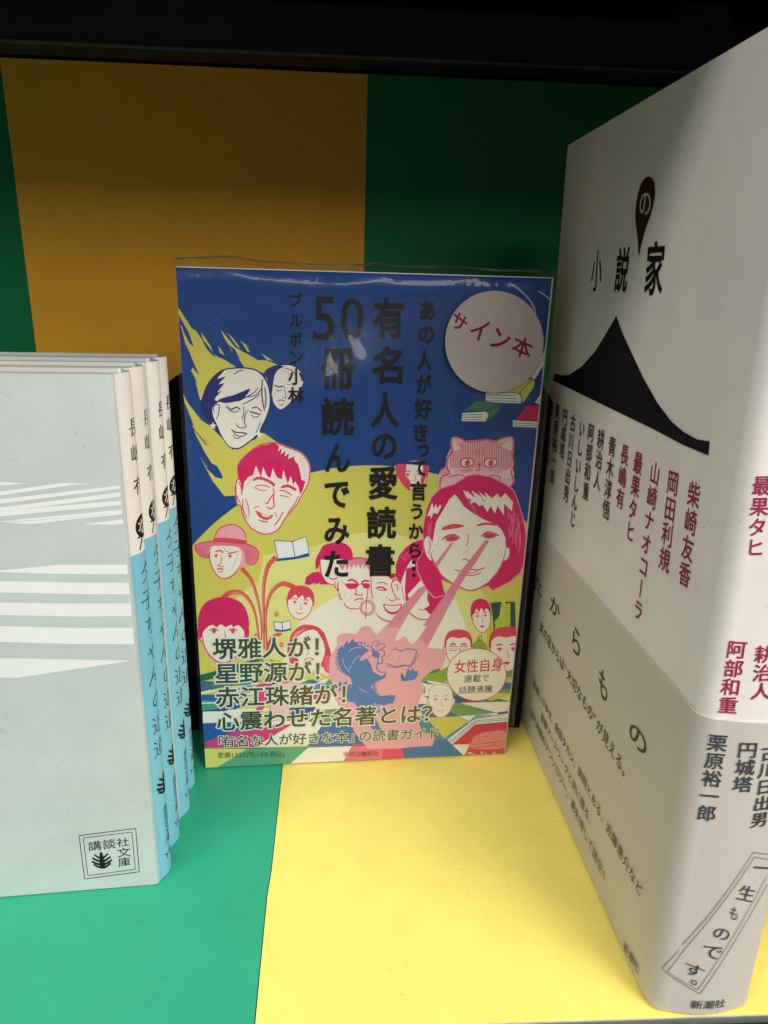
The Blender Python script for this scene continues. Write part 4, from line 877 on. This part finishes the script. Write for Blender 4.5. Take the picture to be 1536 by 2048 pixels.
# clear film: glossy, slightly wrinkled, closed over the top
def film_mat():
    m = bpy.data.materials.new('clear_film'); m.use_nodes = True; nt = m.node_tree; nt.nodes.clear()
    out = nt.nodes.new('ShaderNodeOutputMaterial'); tr = nt.nodes.new('ShaderNodeBsdfTransparent'); gl = nt.nodes.new('ShaderNodeBsdfGlossy'); gl.inputs['Roughness'].default_value = .07
    tr.inputs[0].default_value = (1, 1, 1, 1)
    df = nt.nodes.new('ShaderNodeBsdfDiffuse'); df.inputs[0].default_value = (.75, .77, .8, 1)
    fr = nt.nodes.new('ShaderNodeFresnel'); ge = nt.nodes.new('ShaderNodeNewGeometry'); io = nt.nodes.new('ShaderNodeMapRange'); io.inputs[3].default_value = 1.5; io.inputs[4].default_value = 1/1.5
    nt.links.new(ge.outputs['Backfacing'], io.inputs[0]); nt.links.new(io.outputs[0], fr.inputs[0])
    tc = nt.nodes.new('ShaderNodeTexCoord'); n = nt.nodes.new('ShaderNodeTexNoise'); n.inputs['Scale'].default_value = 30; n.inputs['Detail'].default_value = 3.5; n.inputs['Distortion'].default_value = .8
    mp = nt.nodes.new('ShaderNodeMapping'); mp.inputs['Scale'].default_value = (1, 1, .6)
    nt.links.new(tc.outputs['Object'], mp.inputs[0]); nt.links.new(mp.outputs[0], n.inputs['Vector'])
    bp = nt.nodes.new('ShaderNodeBump'); bp.inputs['Strength'].default_value = .9; bp.inputs['Distance'].default_value = .003
    nt.links.new(n.outputs['Fac'], bp.inputs['Height']); nt.links.new(bp.outputs[0], gl.inputs['Normal']); nt.links.new(bp.outputs[0], fr.inputs['Normal'])
    m1 = nt.nodes.new('ShaderNodeMixShader'); nt.links.new(fr.outputs[0], m1.inputs[0]); nt.links.new(tr.outputs[0], m1.inputs[1]); nt.links.new(gl.outputs[0], m1.inputs[2])
    m2 = nt.nodes.new('ShaderNodeMixShader'); m2.inputs[0].default_value = .004; nt.links.new(m1.outputs[0], m2.inputs[1]); nt.links.new(df.outputs[0], m2.inputs[2])
    g2 = nt.nodes.new('ShaderNodeBsdfGlossy'); g2.inputs['Roughness'].default_value = .34; nt.links.new(bp.outputs[0], g2.inputs['Normal'])
    mg = nt.nodes.new('ShaderNodeMixShader'); mg.inputs[0].default_value = .45; nt.links.new(gl.outputs[0], mg.inputs[1]); nt.links.new(g2.outputs[0], mg.inputs[2]); nt.links.new(mg.outputs[0], m1.inputs[2])
    nt.links.new(m2.outputs[0], out.inputs[0]); return m
FILM = film_mat()
prof = []   # (height, outward) going up the front, over the top and down the back
for k in range(71):
    b = .0005+(BH-.0065)*k/70; prof.append((b, .0017+.0005*math.sin(b*60)))
for k in range(1, 9):
    a = k/8*math.pi/2; prof.append((BH-.006+.0082*math.sin(a), .0017-.0060*(1-math.cos(a))))
for k in range(1, 6): prof.append((BH+.0022+.0004*math.sin(k*2), -.0043-(BT-.0043+.001)*k/5))
for k in range(1, 6): prof.append((BH+.0022-k*.006, -BT-.0016))
nu = 90; vs = []; fs = []; rr = random.Random(3); tops = [.0003*math.sin(i*.11+1)+.0002*math.sin(i*.31)+rr.uniform(-.00003, .00003) for i in range(nu+1)]
for j, (b, h) in enumerate(prof):
    for i in range(nu+1):
        u = i/nu; a = -.0012+(BW+.0030)*u
        dz = (tops[i]+.0012*math.exp(-((u-.14)/.06)**2)+.0008*math.exp(-((u-.52)/.02)**2)) if b > BH-.004 and j < 85 else 0
        dh = .0002*math.sin(u*17+b*90)*(1 if h > 0 else 0)+(.0003*math.exp(-((u-.02)/.02)**2))
        if h > 0 and b < BH-.004: dh += .0036*math.exp(-((u-.44-.06*math.sin(b*120))/.14)**2)*math.exp(-((b-.150)/.018)**2)+.0005*math.exp(-((u-.52+.9*(b-.1))/.03)**2)*math.exp(-((b-.135)/.03)**2)+.0009*math.exp(-((u-.75)/.06)**2)*math.exp(-((b-.1)/.02)**2)
        vs.append(B+BU*a+Vector((0, 0, b+dz))-BN*(h+dh)-book.location)
for j in range(len(prof)-1):
    for i in range(nu): fs.append((j*(nu+1)+i, j*(nu+1)+i+1, (j+1)*(nu+1)+i+1, (j+1)*(nu+1)+i))
film = mesh('film_wrap', vs, fs, FILM, book, None, True)
# film folds along the top and a welded seam at the right
def ribbon(name, pts, wd, m, parent):
    vs, fs = [], []
    for i, p in enumerate(pts):
        q0, q1 = pts[max(i-1, 0)], pts[min(i+1, len(pts)-1)]; d = (q1-q0).normalized(); s_ = d.cross(-BN).normalized()
        vs += [p+s_*wd*.5-parent.location, p-s_*wd*.5-BN*.0002-parent.location]
    for i in range(len(pts)-1): fs.append((2*i, 2*i+1, 2*i+3, 2*i+2))
    return mesh(name, vs, fs, m, parent, None, True)
ribbon('film_seam', [B+BU*(BW+.0012)+Vector((0, 0, .001+(BH-.004)*k/20))-BN*(.0014+.0002*math.sin(k)) for k in range(21)], .0010, FILM, book)
for q in ('115,110 200,170 330,200 500,205', '130,105 260,80 420,95 480,110', '300,160 520,215 760,235 1000,255', '500,430 420,500 330,560'):
    pts = [on_plane(x, y, B-BN*.0024, -BN) for x, y in catmull(A_(q), False, 5)]
    ribbon('film_fold', pts, .0005, FILM, book)
# round sticker on the film
PS = Print(Surf(B, BU, -BN, None, None), .0026, 1e-6)
PS.ell(984.5, 682.5, 97.5, 101, (192, 178, 176), 0, 72)
for ch, q in zip('サイン本', ('690,435 785,505 640,545', '812,510 940,522 775,650', '975,560 1100,600 930,700', '1125,605 1262,668 1080,745')):
    t = B_(q); PS.quad(ch, t[0], t[1], t[2], (136, 30, 58), .02)
PS.S.O = PS.S.O
PS.build('round_sticker', book)

# ---------------------------------------------------------------- tall white book at the right
RY = .00683; RU = Vector((math.cos(RY), math.sin(RY), 0)); RN = Vector((-math.sin(RY), math.cos(RY), 0))
RA = Vector((.08721, .13377+.0006, 0)); RH, RW_, RS = .23159, .13548, .02724
tall = thing('tall_book', RA+RN*.06, 'tall white book with black roof shape on its cover and grey paper band', 'book')
TILT = .0245
rfn0 = corner_surf(RA, RN, RU, RS, .0042, .0014)
rfn = lambda a, b, h: rfn0(a, b, h)-RU*(TILT*b)   # the book leans a little to the left
jacket('jacket', rfn, RW_, RS, .0002, RH, .0003, M_PAPERW, tall, .0042)
pages(RA, RN, RU, .003, RW_-.0015, .0012, RS-.0012, .0004, RH-.0008, tall, tilt=TILT)
cov = Surf(RA, -RN, (-RU-Vector((0, 0, TILT))).normalized(), lambda a, b, h: rfn(-a, b, h)); spn = Surf(RA-RN*.0012, RU, -RN, lambda a, b, h: rfn(-a, b, h))
spn.ab = lambda p: (lambda q: (q.dot(RU)+TILT*q.z, q.z))(on_plane(p[0], p[1], spn.O, spn.N)-spn.O); cov.bend = (-.006, 9); spn.bend = (-9, 9)
zband = cov.ab((1409, 1439))[1]
jacket('paper_band', rfn, RW_, RS, .0010, zband, .00025, mat('grey_band_paper', (198, 192, 180), .55, .3, .02, 800, .25), tall, .0042, None, 0, .0006)
T4 = Z(1060, 50, 3.151); T5 = Z(1060, 600, 3.227); T6 = Z(1030, 1050, 3.036); T7 = Z(1100, 1550, 3.523); TH = Z(1020, 1250, 4.096); T3 = Z(1200, 440, 7.68)
Q = Print(cov, .00042, 3e-6)
BK = (14, 9, 8)
for ch, f, q in (('小', T4, '405,1420 470,1412 388,1680'), ('説', T3, '300,425 498,398 228,1118'), ('家', T3, '760,330 1048,300 690,1150')):
    t = f(q); Q.quad(ch, t[0], t[1], t[2], BK, .022 if ch != '小' else .006); Q.build('title_letter', tall)
Q.fill(T4('760,956 785,975 798,1030 793,1100 770,1195 738,1285 712,1380 695,1452 690,1380 682,1300 673,1220 677,1140 690,1060 715,990 738,962'), (50, 22, 12), True)
t = T4('702,1065 772,1050 700,1205'); Q.quad('の', t[0], t[1], t[2], (214, 208, 200), .004)
Q.build('pin_mark', tall)
Q.fill(T5('566,103 600,200 660,330 740,500 830,660 920,780 1000,850 1090,900 1172,912 1163,1003 1000,935 800,830 560,715 300,590 210,545 157,522 160,500 165,475 215,487 260,483 340,430 430,330 500,215'), (8, 6, 6))
Q.build('roof_mark', tall)
C1, C1_SHADED = (140, 34, 56), (84, 40, 44)  # second ink is the crimson darkened, shade painted into the farther names
for tx, a, c in (('柴崎友香', '1078,1168 1000,1852', C1), ('岡田利規', '942,1094 870,1755', C1), ('山崎ナオコーラ', '826,1040 700,2070', C1), ('最果タヒ', '716,975 650,1565', C1), ('長嶋有', '628,926 585,1348', C1), ('青木淳悟', '546,876 495,1418', C1_SHADED), ('耕治人', '473,830 437,1228', C1_SHADED),
                 ('阿部和重', '408,792 365,1294', C1_SHADED), ('いしいしんじ', '350,772 280,1470', C1_SHADED), ('古川日出男', '292,735 238,1302', C1_SHADED), ('円城塔', '240,698 212,1024', C1_SHADED), ('栗原裕一郎', '190,663 150,1190', C1_SHADED), ('福永信編', '150,648 112,1062', C1_SHADED)):
    v = T5(a); Q.vcol(tx, v[0], v[1], None, c, .012, .92)
Q.build('name_lettering', tall)
Q.h = .00105
OL = (66, 74, 52)
for ch, q in (('た', '135,285 182,335 130,390'), ('か', '236,415 292,485 226,512'), ('ら', '372,600 418,662 362,752'), ('も', '532,850 584,925 524,1012'), ('の', '720,1172 824,1298 712,1292')):
    t = T6(q); Q.quad(ch, t[0], t[1], t[2], OL, .006)
Q.build('band_title_lettering', tall)
q = {'“': .6, '”': .6}
Q.hrow('家の窓からは“大切なもの”が見える。', TH('258,48')[0], TH('1000,1325')[0], OL, .004, 1., None, 0, q)
Q.hrow('福満しげゆき、倉田タカシ、師岡とおる、近藤恵介など', TH('205,500')[0], X_('1290,1800')[0], OL, .004)
Q.hrow('豪華アートワークと共に贈る、', TH('272,775')[0], TH('706,1700')[0], OL, .004)
Q.hrow('前代未聞のアンソロジー。満を持して誕生！', TH('185,735')[0], X_('1222,1778')[0], OL, .004)
Q.hrow('新潮社', T7('548,1232')[0], T7('655,1412')[0], OL, .004)
Q.build('band_small_lettering', tall)
W_ = Print(spn, .00042, 3e-6)
MG = (160, 40, 76)
for tx, f, a, c in (('最果タヒ', T5, '1515,1136 1458,1668', MG),):
    v = f(a); W_.vcol(tx, v[0], v[1], None, c, .016, .95); W_.build('spine_name', tall)
for tx, f, a, c in (('阿部和重', T6, '1362,706 1292,1158', MG), ('耕治人', T6, '1520,722 1480,1056', MG)):
    v = f(a); W_.vcol(tx, v[0], v[1], None, c, .016, .98); W_.build('spine_name', tall)
W_.h = .00105; GR = (66, 70, 72)
for tx, f, a, c in (('栗原裕一郎', T6, '1242,1270 1158,1802', GR), ('円城塔', T6, '1408,1296 1362,1606', GR), ('古川日出男', T6, '1540,1310 1462,1818', GR)):
    v = f(a); W_.vcol(tx, v[0], v[1], None, c, .016, .98); W_.build('band_name', tall)
W_.S.rect = (-.002, RS-.0012, 0, .3)
for q in ('1536,555 1415,522 1110,965 795,1393 930,1460 1045,1513 1290,1140 1536,775', '1536,592 1424,556 1120,985 833,1395 940,1448 1030,1485 1280,1100 1536,700'):
    v = T7(q)
    for k in range(len(v)-1): W_.line([v[k], v[k+1]], .8, GR, False, 1)
for ch, q in (('一', '1420,622 1536,650 1417,634'), ('生', '1330,742 1450,782 1290,842'), ('も', '1262,890 1318,915 1240,975'), ('の', '1150,1040 1255,1065 1130,1115'), ('で', '1075,1170 1205,1185 1050,1255'), ('す', '965,1300 1085,1335 935,1378'), ('。', '990,1418 1030,1425 983,1452')):
    t = T7(q); W_.quad(ch, t[0], t[1], t[2], GR, 0)
W_.build('slogan_lettering', tall)
W_.hrow('新潮社', T7('975,1622')[0], T7('1218,1612')[0], GR, .01)
W_.build('publisher_lettering', tall)
